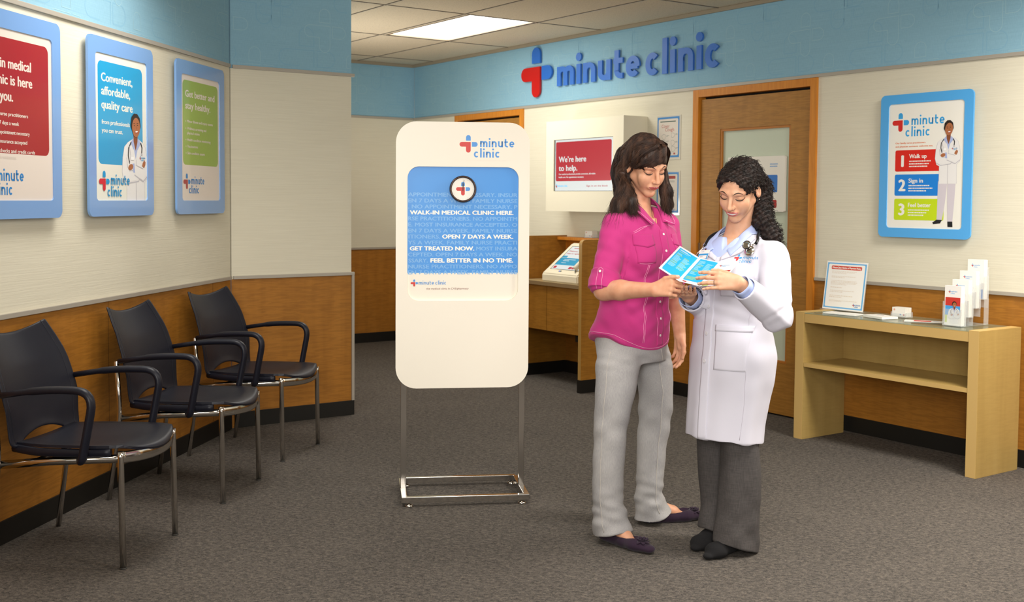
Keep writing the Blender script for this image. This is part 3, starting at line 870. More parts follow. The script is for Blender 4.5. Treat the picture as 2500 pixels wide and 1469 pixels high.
bm = NB(); tube(bm, smooth_path([(lx(6.70), -0.40, 0.42), (lx(6.69), -0.38, 0.33), (lx(6.66), -0.36, 0.25), (lx(6.64), -0.35, 0.20), (lx(6.60), -0.35, 0.27), (lx(6.55), -0.36, 0.40)], 5), 0.006, 6)
box(bm, lx(6.74), lx(6.66), -0.40, -0.36, 0.34, 0.399)
from_bm('cable', bm, mat('cable_black', '#15120f', .6), t)

# ---------------------------------------------------------------- touch terminal on the desk
t = empty('touch_terminal', WM('B2', -6.90, 0.25, 0.7825), 'cream sloped touch screen terminal with handset on the sign-in desk', 'kiosk')
bm = NB()
w2 = 0.225
P = [(-0.19, 0.0), (-0.19, 0.062), (-0.17, 0.075), (0.11, 0.292), (0.14, 0.292), (0.17, 0.2), (0.17, 0.0)]
A = [bm.verts.new((-w2, y, z)) for y, z in P]; B = [bm.verts.new((w2, y, z)) for y, z in P]
bm.faces.new(A); bm.faces.new(B[::-1])
for i in range(len(P)): bm.faces.new((A[i], B[i], B[(i+1) % len(P)], A[(i+1) % len(P)]))
bmesh.ops.recalc_face_normals(bm, faces=bm.faces)
bmesh.ops.bevel(bm, geom=list(bm.edges), offset=0.009, segments=3, affect='EDGES')
from_bm('housing', bm, mat('terminal_shell', '#efe6cd', 0.4), t)
sl = math.atan2(0.217, 0.28)
Ms = Matrix.Translation((-0.0, -0.03, 0.1835)) @ Matrix.Rotation(-(PI/2-sl), 4, 'X')
S = Sheet(0.36, 0.285, 0.0, mat('screen_black', '#22302c', .3), 0.002); W, H = S.w, S.h
S.rect(0.006, 0.006, W-0.012, H-0.012, G_W)
S.text('Welcome. Please follow the', 0.02, 0.07, 0.016, G_R, width=0.31); S.text('steps to register for your visit.', 0.02, 0.098, 0.016, G_R, width=0.32)
S.greek(0.05, 0.024, 0.2, 0.012, 1, G_R, 5, .7)
S.rect(0.006, 0.12, 0.06, 0.022, G_C, .004); S.rect(0.006, 0.145, W-0.012, 0.085, G_C)
S.greek(0.06, 0.16, 0.15, 0.03, 2, G_W, 6); S.greek(0.06, 0.20, 0.11, 0.012, 1, G_W, 7); S.ell(0.27, 0.185, 0.018, 0.022, G_W)
for x in (0.02, 0.21, 0.25): S.rect(x, 0.245, 0.036, 0.026, G_R, .005)
S.done('screen', t, Ms)
bm = NB(); box(bm, -0.022, 0.012, -0.1, -0.094, 0.0, 0.004)
S = Sheet(0.035, 0.012, 0.001, mat('slot_black', '#111111', .4), .001); S.rect(0.006, 0.002, 0.012, 0.008, mat('slot_blue', '#3a55d8', .4, emis='#3a55d8', estr=1.0)); S.rect(0.022, 0.002, 0.006, 0.008, mat('slot_green', '#3f8c55', .4))
S.done('card_slot', t, Matrix.Translation((-0.03, -0.157, 0.0865)) @ Matrix.Rotation(-(PI/2-sl), 4, 'X')); bm.free()
bm = NB(); tube(bm, smooth_path([(0.15, -0.155, 0.11), (0.17, -0.10, 0.165), (0.195, -0.02, 0.21), (0.21, 0.05, 0.25)], 5), [0.022]*5+[0.014]*6+[0.022]*5, 12)
from_bm('handset', bm, mat('handset_cream', '#e3dcc6', .35), t)
bm = NB(); tube(bm, smooth_path([(0.15, -0.15, 0.10), (0.18, -0.17, 0.06), (0.20, -0.16, 0.02), (0.222, -0.1, 0.01)], 5), 0.004, 6)
from_bm('handset_cord', bm, mat('cord_grey', '#6f6c62', .5), t)

def card_box(name, M, label, cat='card holder'):
    t = empty(name, M, label, cat)
    bm = NB()
    for i in range(9): box(bm, -0.045+0.0004*(i % 3), 0.045+0.0004*(i % 3), -0.026+i*0.0058, -0.0212+i*0.0058, 0.004, 0.056)
    o = from_bm('cards', bm, mat('card_stock', '#efe9df', .5), t)
    S = Sheet(0.088, 0.05, 0, mat('card_face', '#f3eee6', .5), .0005); S.ell(.014, .012, .006, .006, mat('faint_red', '#e0a494', .5)); S.greek(.05, .034, .02, .01, 1, LB, 3, .8); S.rect(.073, .035, .009, .009, mat('logo_red', '#c33038', .4), .002)
    S.done('card_face', o, Matrix.Translation((0, -0.0268, 0.030)))
    bm = NB()
    box(bm, -0.05, 0.05, -0.032, 0.034, 0, 0.003); box(bm, -0.05, 0.05, -0.032, -0.030, 0, 0.022); box(bm, -0.05, -0.048, -0.032, 0.034, 0, 0.03); box(bm, 0.048, 0.05, -0.032, 0.034, 0, 0.03)
    from_bm('tray', bm, mat('tray_acrylic', '#eef2f2', 0.04, alpha=0.2, spec=0.8), t)
    return t
card_box('card_holder', WM('B2', -6.995, 0.05, 1.1185), 'small holder of business cards on the ledge behind the sign-in desk')

# ---------------------------------------------------------------- free-standing clinic sign
yaw = math.radians(7.55)
Mt = Matrix.Translation((-0.214, 5.372, 0)) @ Matrix.Rotation(yaw, 4, 'Z')
t = empty('floor_sign', Mt, 'tall white rounded sign panel on chrome stand with blue clinic poster, centre of room', 'sign')
PW, PB, PT, R_ = 0.630, 0.526, 1.780, 0.098
PY = -0.055   # front face of the panel
FS = mat('sign_panel_white', '#f6efdf', 0.45)
pz = (PB+PT)/2; ph = PT-PB
wx, wz0, wz1 = 0.524, 0.940, 1.5705
OX = -0.007
bm = NB()
ring_plate(bm, rrect(PW, ph, R_, 10, OX, pz), rrect(wx, wz1-wz0, 0.055, 10, OX+0.001, (wz0+wz1)/2), PY, PY+0.016)
box(bm, OX-PW/2+0.03, OX+PW/2-0.03, PY+0.017, PY+0.03, PB+0.05, PT-0.05)
bmesh.ops.recalc_face_normals(bm, faces=bm.faces)
from_bm('panel', bm, FS, t)
# poster inside the recess
TB1 = mat('floor_sign_blue', '#4a9ae8', 0.4); TB2 = mat('floor_sign_blue_lower', '#58a5ee', .4); TBL = mat('floor_sign_pale_text', '#7db8f0', .4)
S = Sheet(wx, wz1-wz0, 0.055, FS, 0.001); W, H = S.w, S.h
bh = wz1-1.071
S.poly(rrect(W, bh, (0.001, 0.055, 0.055, 0.001), 10, 0, H/2-bh/2), TB1, True)
L = [('APPOINTMENT NECESSARY. INSUR', 0), ('EN 7 DAYS A WEEK. FAMILY NURSE', 0), ('. NO APPOINTMENT NECESSARY. P', 0), None, ('RSE PRACTITIONERS. NO APPOINTM', 0), ('E. MOST INSURANCE ACCEPTED. O', 0), ('EN 7 DAYS A WEEK. FAMILY NURSE', 0), ('ITIONERS.', 1), ("YS A WEEK. FAMILY NURSE PRACTI", 0), ('MOST INSURA', 2), ('CEPTED. OPEN 7 DAYS A WEEK. NO', 0), ('SSARY.', 1), ('NURSE PRACTITIONERS. NO APPO', 0), ('EN 7 DAYS A WEEK. FAMILY NURSE', 0)]
z = 0.1395; dz = 0.0282
TW = mat('floor_sign_white_text', '#fdfaf2', .4)
for i, l in enumerate(L):
    zz = z+i*dz
    cap = 0.0185 if i != 13 else 0.0185
    if l:
        txt, al = l
        if i == 13: zz -= 0.001
        if al == 0: S.text(txt, 0.004, zz, cap, TBL, width=W-0.008, bold=0.022)
        elif al == 1: S.text(txt, 0.006, zz, cap, TBL, width=0.148 if i == 7 else 0.09, bold=0.022)
        else: S.text(txt, W-0.003, zz, cap, TBL, width=0.195, bold=0.022, align='r')
for i, txt, x, w_ in ((3, 'WALK-IN MEDICAL CLINIC HERE.', 0.013, 0.488), (7, 'OPEN 7 DAYS A WEEK.', 0.165, 0.336), (9, 'GET TREATED NOW.', 0.013, 0.302), (11, 'FEEL BETTER IN NO TIME.', 0.11, 0.391)):
    S.text(txt, x, z+i*dz, 0.0195, TW, width=w_, bold=0.034)
S.logo(0.033, bh+0.048, 0.0092, mat('totem_logo_blue', '#4c97e2', .4), mat('totem_logo_red', '#d43026', .4), False, 0.2)
S.text('the medical clinic in CVS/pharmacy', 0.090, bh+0.078, 0.0085, mat('ink_maroon', '#7c2a22', .5), width=0.20, bold=0.004)
S.done('poster_insert', t, Matrix.Translation((OX+0.001, PY+0.0145, (wz0+wz1)/2)))
# printed logo on the panel
S = Sheet(0.30, 0.15, 0, FS, 0.0002); S.logo(0.075, 0.075, 0.0225, mat('totem_logo_blue', '#4c97e2', .4), mat('totem_logo_red', '#d43026', .4), True, 0.25)
S.done('logo', t, Matrix.Translation((OX+0.098, PY-0.0006, 1.676)))
for k, x in enumerate((-0.283, 0.283)):
    bm = NB(); box(bm, x-0.0135, x+0.0135, -0.02, 0.0, 0.018, PT-0.12, 0, 0.002); from_bm('pole', bm, CHROME, t)
bm = NB()
Bx = 0.298; By = 0.185
box(bm, -Bx, Bx, -By-0.013, -By+0.013, 0.018, 0.045, 0, 0.002); box(bm, -Bx+0.014, Bx-0.014, By-0.013, By+0.013, 0.018, 0.045, 0, 0.002)
for s in (-1, 1):
    box(bm, s*(Bx-0.0135)-0.0135, s*(Bx-0.0135)+0.0135, -By+0.0135, -0.0205, 0.018, 0.0448, 0, 0.002)
    box(bm, s*(Bx-0.0135)-0.0135, s*(Bx-0.0135)+0.0135, 0.0005, By-0.0135, 0.018, 0.0448, 0, 0.002)
from_bm('base_frame', bm, CHROME, t)
for sx in (-1, 1):
    for sy in (-1, 1):
        bm = NB(); lathe(bm, [(0.0, 0.0), (0.019, 0.0), (0.021, 0.004), (0.014, 0.010), (0.006, 0.012), (0.006, 0.02)], (sx*(Bx-0.035), sy*By, 0), 'z', 20)
        from_bm('levelling_foot', bm, CHROME, t)
# clock mounted on it
t = empty('wall_clock', Mt @ Matrix.Translation((OX-0.002, PY+0.013, 1.4665)), 'round clock with dark rim and cross emblem face on the blue sign panel', 'clock')
bm = NB(); lathe(bm, [(0.053, -0.003), (0.0535, -0.030), (0.0575, -0.034), (0.0615, -0.032), (0.0625, -0.024), (0.062, 0.0)], (0, 0, 0), 'y', 40)
bm2 = NB(); bm.free()
bm = NB(); rings = []
for r, h in [(0.0625, 0.0), (0.063, -0.024), (0.061, -0.031), (0.0575, -0.033), (0.054, -0.030), (0.0535, -0.02)]:
    rings.append([bm.verts.new((r*math.cos(2*PI*k/40), h, r*math.sin(2*PI*k/40))) for k in range(40)])
for A, B in zip(rings[:-1], rings[1:]):
    for k in range(40): bm.faces.new((A[k], A[(k+1) % 40], B[(k+1) % 40], B[k])).smooth = True
bmesh.ops.recalc_face_normals(bm, faces=bm.faces)
from_bm('rim', bm, mat('clock_rim', '#4a3a34', 0.25, 0.7), t); bm2.free()
S = Sheet(0.106, 0.106, 0.0529, mat('clock_face', '#fbf6ea', .4), 0.018)
y = S.y()
for k, P in emblem(0.0185):
    S.bm.faces.new([S.bm.verts.new((p*0.95, y, q*0.95)) for p, q in P]).material_index = S.mi(mat('totem_logo_red', '#d43026', .4) if k == 'r' else mat('totem_logo_blue', '#4c97e2', .4))
for k in range(60):
    a = 2*PI*k/60; r0 = 0.0475 if k % 5 else 0.0455
    stroke(S.bm, [(r0*math.cos(a), r0*math.sin(a)), (0.049*math.cos(a), 0.049*math.sin(a))], 0.0004 if k % 5 else 0.001, y, None, S.mi(mat('tick_grey', '#a39a90', .5)))
fc = S.done('face', t, Matrix.Translation((0, -0.020, 0)))
for nm, a, l, w_ in (('hour_hand', 92, 0.028, 0.0028), ('minute_hand', 84, 0.043, 0.0020)):
    bm = NB(); a = math.radians(a); stroke(bm, [(-0.008*math.cos(a), -0.008*math.sin(a)), (l*math.cos(a), l*math.sin(a))], w_, -0.0235, -0.0225); from_bm(nm, bm, mat('hand_black', '#14110f', .4), t)

# ---------------------------------------------------------------- birch display table
t = empty('display_table', WM('B2', -3.957, 0, 0), 'pale birch side table with open shelf and glass top, below the numbered poster', 'table')
BIR = figured_wood('birch', '#9c8048', '#b39658', '#bfa366', 0.4, amt=0.25)
BIRE = mat('birch_edge', '#d1ae6c', .45)
def lx(s): return -s+3.957
for a, b in ((4.557, 4.493), (3.412, 3.352)):
    bm = NB(); box(bm, lx(a), lx(b), -0.440, -0.06, 0, 0.762, 0, 0.0015); box(bm, lx(a)+0.001, lx(b)-0.001, -0.4412, -0.4401, 0.001, 0.761, 1); box(bm, lx(a)+0.001, lx(b)-0.001, -0.4395, -0.061, 0.7621, 0.7628, 1)
    from_bm('side_panel', bm, [BIR, BIRE], t)
bm = NB(); box(bm, lx(4.492), lx(3.413), -0.438, -0.06, 0.702, 0.755, 0, 0.001); box(bm, lx(4.4915), lx(3.4135), -0.4393, -0.4381, 0.703, 0.754, 1); from_bm('top', bm, [BIR, BIRE], t)
bm = NB(); box(bm, lx(4.492), lx(3.413), -0.438, -0.08, 0.437, 0.462, 0, 0.002); box(bm, lx(4.4915), lx(3.4135), -0.4393, -0.4381, 0.438, 0.461, 1); from_bm('shelf', bm, [BIR, BIRE], t)
bm = NB(); box(bm, lx(4.492), lx(3.413), -0.08, -0.062, 0.4625, 0.701); from_bm('back_panel', bm, BIR, t)
bm = NB(); box(bm, lx(4.490), lx(3.415), -0.440, -0.062, 0.7555, 0.7610)
from_bm('glass_top', bm, mat('table_glass', '#a8c4b0', 0.03, spec=0.8, alpha=0.35, coat=0.8), t)
TZ = 0.7625
t = empty('notice_stand', WM('B2', -4.435, 0.17, TZ), 'upright white notice with blue border and red heading on the pale table', 'sign')
Mn = Matrix.Rotation(math.radians(-8), 4, 'X')
bm = NB(); box(bm, -0.152, 0.152, 0.001, 0.004, 0.0, 0.30); box(bm, -0.152, 0.152, -0.02, 0.06, 0.0, 0.003); from_bm('holder', bm, mat('tray_acrylic', '#eef2f2', 0.04, alpha=0.2, spec=0.8), t, Mn)
S = Sheet(0.300, 0.292, 0, mat('sheet_white', '#fbf8f2', .5), 0.001); W, H = S.w, S.h
S.rect(0.006, 0.008, W-0.012, H-0.016, mat('sheet_blue', '#6fb6ea', .5)); S.rect(0.016, 0.016, W-0.032, H-0.032, mat('sheet_white', '#fbf8f2', .5), 0.008)
S.rect(0.038, 0.026, W-0.076, 0.022, mat('sheet_red', '#d64a38', .5), .006); S.text('MinuteClinic Notice of Payment Policy', .045, .042, .011, mat('sheet_white', '#fbf8f2', .5), width=W-.09, bold=.02)
for i, (z_, hh_, n_) in enumerate(((.058, .018, 3), (.088, .014, 2), (.115, .03, 4), (.155, .01, 1), (.175, .016, 2), (.205, .018, 2), (.235, .012, 2))): S.greek(.045, z_, W-.09, hh_, n_, mat('pale_ink', '#e9dccb', .5), 40+i)
S.logo(W-0.07, H-0.035, .005, LB, LR)
S.done('sheet', t, Mn @ Matrix.Translation((0, -0.001, 0.150)))
card_box('card_holder', WM('B2', -4.015, 0.17, TZ), 'small holder stacked with business cards on the pale birch table')
def flat(name, M, w, l, label, cat, fn=None, th=0.004, m=C_WHITE):
    S = Sheet(w, l, 0.002, m, th)
    if fn: fn(S)
    o = S.done(name, None, M @ Matrix.Translation((0, 0, th)) @ Matrix.Rotation(-PI/2, 4, 'X')); tag(o, label, cat); return o
flat('pamphlet', WM('B2', -4.30, 0.325, TZ, 0.12), 0.21, 0.10, 'flat white booklet lying on the glass at the foot of the notice stand', 'booklet', lambda S: S.greek(.02, .02, .1, .05, 3, mat('pale_ink', '#e9dccb', .5), 3), 0.006)
def fc_(S):
    S.greek(.02, .02, .12, .012, 1, mat('ink_black', '#222222', .5), 3, .9); S.greek(.02, .05, .1, .02, 2, mat('pale_ink', '#e9dccb', .5), 3)
flat('pamphlet', WM('B2', -4.055, 0.31, TZ, -0.25), 0.17, 0.11, 'thick white booklet lying in front of the business card holder', 'booklet', fc_, 0.012)
flat('leaflet', WM('B2', -3.80, 0.27, TZ, 0.55), 0.20, 0.095, 'white and red leaflet lying flat between card holder and brochure rack', 'leaflet', lambda S: (S.rect(.05, .02, .09, .055, mat('leaf_red', '#cf3b30', .5)), S.greek(.15, .03, .03, .03, 3, LB, 3)), 0.002)

# tiered brochure rack
t = empty('brochure_rack', WM('B2', -3.577, 0.34, TZ), 'clear acrylic four tier brochure rack at the right end of the pale table', 'rack')
ACR = mat('rack_acrylic', '#eef2f2', 0.04, alpha=0.22, spec=0.8, coat=0.5)
tiers = [(0.0, 0.0, 0.215), (0.065, 0.045, 0.245), (0.13, 0.09, 0.29), (0.20, 0.135, 0.35)]   # depth, floor, top
bm = NB()
for i, (y, zf, zt) in enumerate(tiers):
    box(bm, -0.055, 0.055, y+0.037, y+0.040, 0 if i == 0 else zf-0.045, zt-0.04); box(bm, -0.055, 0.055, y-0.003, y-0.0, zf, zf+0.09)
    for s in (-1, 1): box(bm, s*0.055-0.0015, s*0.055+0.0015, y-0.003, y+0.04, zf, zf+0.13)
    box(bm, -0.055, 0.055, y, y+0.04, zf, zf+0.003)
box(bm, -0.055, 0.055, 0.0, 0.24, 0.0, 0.003)
for s in (-1, 1): box(bm, s*0.057-0.0015, s*0.057+0.0015, 0.2, 0.24, 0, 0.14)
from_bm('tier_body', bm, ACR, t)
labs = ['brochures with red and blue cover in the front lowest tier of the rack', 'brochures in the second tier from the front of the clear rack', 'brochures in the third tier from the front of the clear rack', 'brochures in the rear tallest tier of the clear rack']
for i, (y, zf, zt) in enumerate(tiers):
    t = empty('brochure_stack', WM('B2', -3.577, 0.34-y, TZ+zf+0.0035), 'white folded '+labs[i], 'brochures', 'brochures in the tiered rack')
    hgt = zt-zf-0.0035
    bm = NB()
    for k in range(6): box(bm, -0.049+0.0006*(k % 2), 0.049-0.0006*((k+1) % 2), 0.0025+k*0.0055, 0.0025+k*0.0055+0.0048, 0.0, hgt-0.001*(k % 3))
    o = from_bm('leaflets', bm, mat('leaflet_paper', '#f5f0ea', .5), t)
    S = Sheet(0.097, hgt, 0, mat('leaflet_cover', '#faf6f0', .5), .0004)
    S.logo(.03, .032, .0045, mat('logo_sky', '#3aa6e6', .4), LR)
    if i == 0:
        S.rect(0.004, .062, .089, .045, mat('leaf_red', '#cf3b30', .5)); S.rect(0.004, .107, .089, .05, mat('leaf_sky', '#4aa4e4', .5)); S.rect(0.004, .157, .012, .04, mat('leaf_lime', '#c9d94a', .5))
        S.figure(.058, .082, .12, .062)
    elif i == 3: S.rect(.004, .16, .089, .05, mat('leaf_blue', '#3a7fd0', .5))
    S.done('cover', o, Matrix.Translation((0, 0.0018, hgt/2)))

# ---------------------------------------------------------------- waiting chairs
NAVY = mat('navy_polypropylene', '#161722', 0.42, spec=0.4)
_n = noise(NAVY, tex_coord(NAVY), 700, 2); bump(NAVY, _n, 0.25, 0.0006)
def sheet_solid(bm, grid, th):
    """grid[i][j] of points -> solid shell of thickness th (list of lists)"""
    I, J = len(grid), len(grid[0])
    P = [[Vector(p) for p in row] for row in grid]
    Nn = [[None]*J for _ in range(I)]
    for i in range(I):
        for j in range(J):
            a = P[min(i+1, I-1)][j]-P[max(i-1, 0)][j]; b = P[i][min(j+1, J-1)]-P[i][max(j-1, 0)]
            Nn[i][j] = a.cross(b).normalized()
    F = [[bm.verts.new(P[i][j]+Nn[i][j]*th/2) for j in range(J)] for i in range(I)]
    B = [[bm.verts.new(P[i][j]-Nn[i][j]*th/2) for j in range(J)] for i in range(I)]
    return F, B
def shell(bm, grid, th, hole=lambda i, j: False):
    F, B = sheet_solid(bm, grid, th); I, J = len(F), len(F[0])
    keep = {(i, j) for i in range(I-1) for j in range(J-1) if not hole(i, j)}
    for i, j in keep:
        f = bm.faces.new((F[i][j], F[i+1][j], F[i+1][j+1], F[i][j+1])); f.smooth = True
        f = bm.faces.new((B[i][j], B[i][j+1], B[i+1][j+1], B[i+1][j])); f.smooth = True
    for i, j in keep:
        for (di, dj, a, b) in ((-1, 0, (i, j), (i, j+1)), (1, 0, (i+1, j+1), (i+1, j)), (0, -1, (i+1, j), (i, j)), (0, 1, (i, j+1), (i+1, j+1))):
            if (i+di, j+dj) not in keep:
                bm.faces.new((F[a[0]][a[1]], F[b[0]][b[1]], B[b[0]][b[1]], B[a[0]][a[1]]))
def lerp(a, b, t): return a+(b-a)*t
def interp(xs, ys, x): return float(np.interp(x, xs, ys))
def make_chair(M, label):
    """origin on the floor under the back edge; x across, -y to the front, z up"""
    t = empty('armchair', M, label, 'chair', 'waiting chairs along the left wall')
    # seat: from y=-0.17 to front lip
    bm = NB(); g = []
    nI, nJ = 18, 20
    for i in range(nI+1):
        u = i/nI; row = []
        for j in range(nJ+1):
            w = j/nJ*2-1
            hw = interp([0, 0.3, 0.75, 0.92, 1], [0.205, 0.235, 0.236, 0.225, 0.205], u)
            x = w*hw
            yb = -0.185; yf = -0.635-0.055*(1-w*w)
            y = lerp(yb, yf, u)
            z = 0.455+0.008*u - 0.022*(1-w*w)*math.sin(PI*min(1, u*1.1)) + 0.006*w*w
            if u > 0.8: z -= (u-0.8)**2*0.9*(1-w*w)*0.9
            row.append((x, y, z))
        g.append(row)
    shell(bm, g, 0.011); bmesh.ops.recalc_face_normals(bm, faces=bm.faces)
    st = from_bm('seat', bm, NAVY, t)
    bm = NB()   # moulded side rails under the seat
    for s in (-1, 1):
        tube(bm, smooth_path([(s*0.205, -0.175, 0.445), (s*0.232, -0.30, 0.44), (s*0.232, -0.48, 0.442), (s*0.222, -0.59, 0.447)], 4), 0.013, 8, flat=(1.3, 0.8))
    islands('side_rail', bm, NAVY, t)
    # backrest
    bm = NB(); g = []; nI, nJ = 34, 30
    for i in range(nI+1):
        v = (i/nI)**1.35; row = []          # v=0 bottom
        z0 = interp([0, 0.12, 0.35, 0.6, 1], [0.44, 0.50, 0.62, 0.74, 0.905], v)
        for j in range(nJ+1):
            w = j/nJ*2-1
            hw = interp([0, 0.05, 0.11, 0.35, 0.6, 0.8, 1], [0.203, 0.228, 0.250, 0.262, 0.254, 0.238, 0.213], v)
            x = w*hw
            z = z0 - 0.036*(1-w*w)*max(0, (v-0.6)/0.4)**1.0 - 0.030*min(1, (abs(w)/.6))**2*math.exp(-((v-.105)/.06)**2)*min(1, v/.05)
            y = interp([0, 0.15, 0.5, 1], [-0.205, -0.170, -0.125, -0.048], v) - 0.042*w*w*interp([0, .3, .7, 1], [0.3, 1, 1, 0.55], v)+0.012
            row.append((x, y, z))
        g.append(row)
    def hole(i, j):
        v = ((i+0.5)/nI)**1.35; w = abs((j+0.5)/nJ*2-1)
        if w < 0.60 and v < 0.105: return True
        return False
    shell(bm, g, 0.010, hole); bmesh.ops.recalc_face_normals(bm, faces=bm.faces)
    bk = from_bm('backrest', bm, NAVY, t)
    md = bk.modifiers.new('round', 'SUBSURF'); md.levels = 1; md.render_levels = 1
    bm = NB()   # raised moulding lines down both sides of the back
    for s in (-1, 1):
        P = []
        for i in range(3, nI+1):
            a, b = g[i][2 if s < 0 else nJ-2], g[i][0 if s < 0 else nJ]
            P.append((a[0], a[1]-0.0055, a[2]))
        tube(bm, P, 0.0016, 5)
    islands('moulding_line', bm, NAVY, bk)
    # legs
    for s in (-1, 1):
        bm = NB(); tube(bm, [(s*0.222, -0.635, 0.0), (s*0.222, -0.628, 0.43), (s*0.222, -0.627, 0.452)], 0.0125, 14); o = from_bm('leg', bm, CHROME, t)
        bm = NB(); tube(bm, [(s*0.222, -0.635, -0.0), (s*0.222, -0.635, 0.006)], 0.0135, 12); from_bm('foot_cap', bm, mat('cap_grey', '#3c3a36', .6), o)
    for s in (-1, 1):
        bm = NB()
        P = round_corners([(s*0.255, -0.085, 0.0), (s*0.252, -0.143, 0.405), (s*0.258, -0.130, 0.655)], 0.08, 6)
        tube(bm, P, 0.0115, 14); o = from_bm('leg', bm, CHROME, t)
    # frame
    bm = NB()
    for s in (-1, 1):
        tube(bm, [(s*0.246, -0.138, 0.385), (s*0.232, -0.34, 0.405), (s*0.222, -0.62, 0.425)], 0.0125, 4, flat=(1.3, 0.8))
    tube(bm, smooth_path([(-0.222, -0.627, 0.428), (-0.12, -0.668, 0.422), (0, -0.682, 0.418), (0.12, -0.668, 0.422), (0.222, -0.627, 0.428)], 5), 0.019, 8, flat=(1.2, 0.3))
    tube(bm, [(-0.236, -0.26, 0.395), (0.236, -0.26, 0.395)], 0.009, 8)
    from_bm('seat_frame', bm, CHROME, t)
    for s in (-1, 1):
        bm = NB()
        P = round_corners([(s*0.262, -0.145, 0.655), (s*0.270, -0.34, 0.688), (s*0.276, -0.555, 0.690), (s*0.276, -0.50, 0.418), (s*0.238, -0.475, 0.425)], [0.1, 0.085, 0.03], 7)
        n = len(P); rr = [0.0120 if k < 3 else 0.0150 for k in range(n)]
        tube(bm, P, rr, 12, flat=(1.0, 1.35))
        a = from_bm('armrest', bm, NAVY, t)
        bm = NB(); lathe(bm, [(0.0, -0.004), (0.006, -0.004), (0.007, 0.0)], (0, 0, 0), 'y', 12)
        from_bm('screw_cap', bm, CHROME, a, Matrix.Translation((s*0.27, -0.15, 0.658)) @ Matrix.Rotation(s*PI/2, 4, 'Z'))
    return t
make_chair(WM('A', 4.194, 0.0), 'dark blue armchair with chrome legs, nearest, under the leftmost poster')
make_chair(WM('A', 5.138, 0.0), 'dark blue armchair with chrome legs, middle of the row, under the smiling person poster')
make_chair(WM('A', 6.06, 0.005, 0, math.radians(-6.5)), 'dark blue armchair with chrome legs, farthest, by the wall corner')
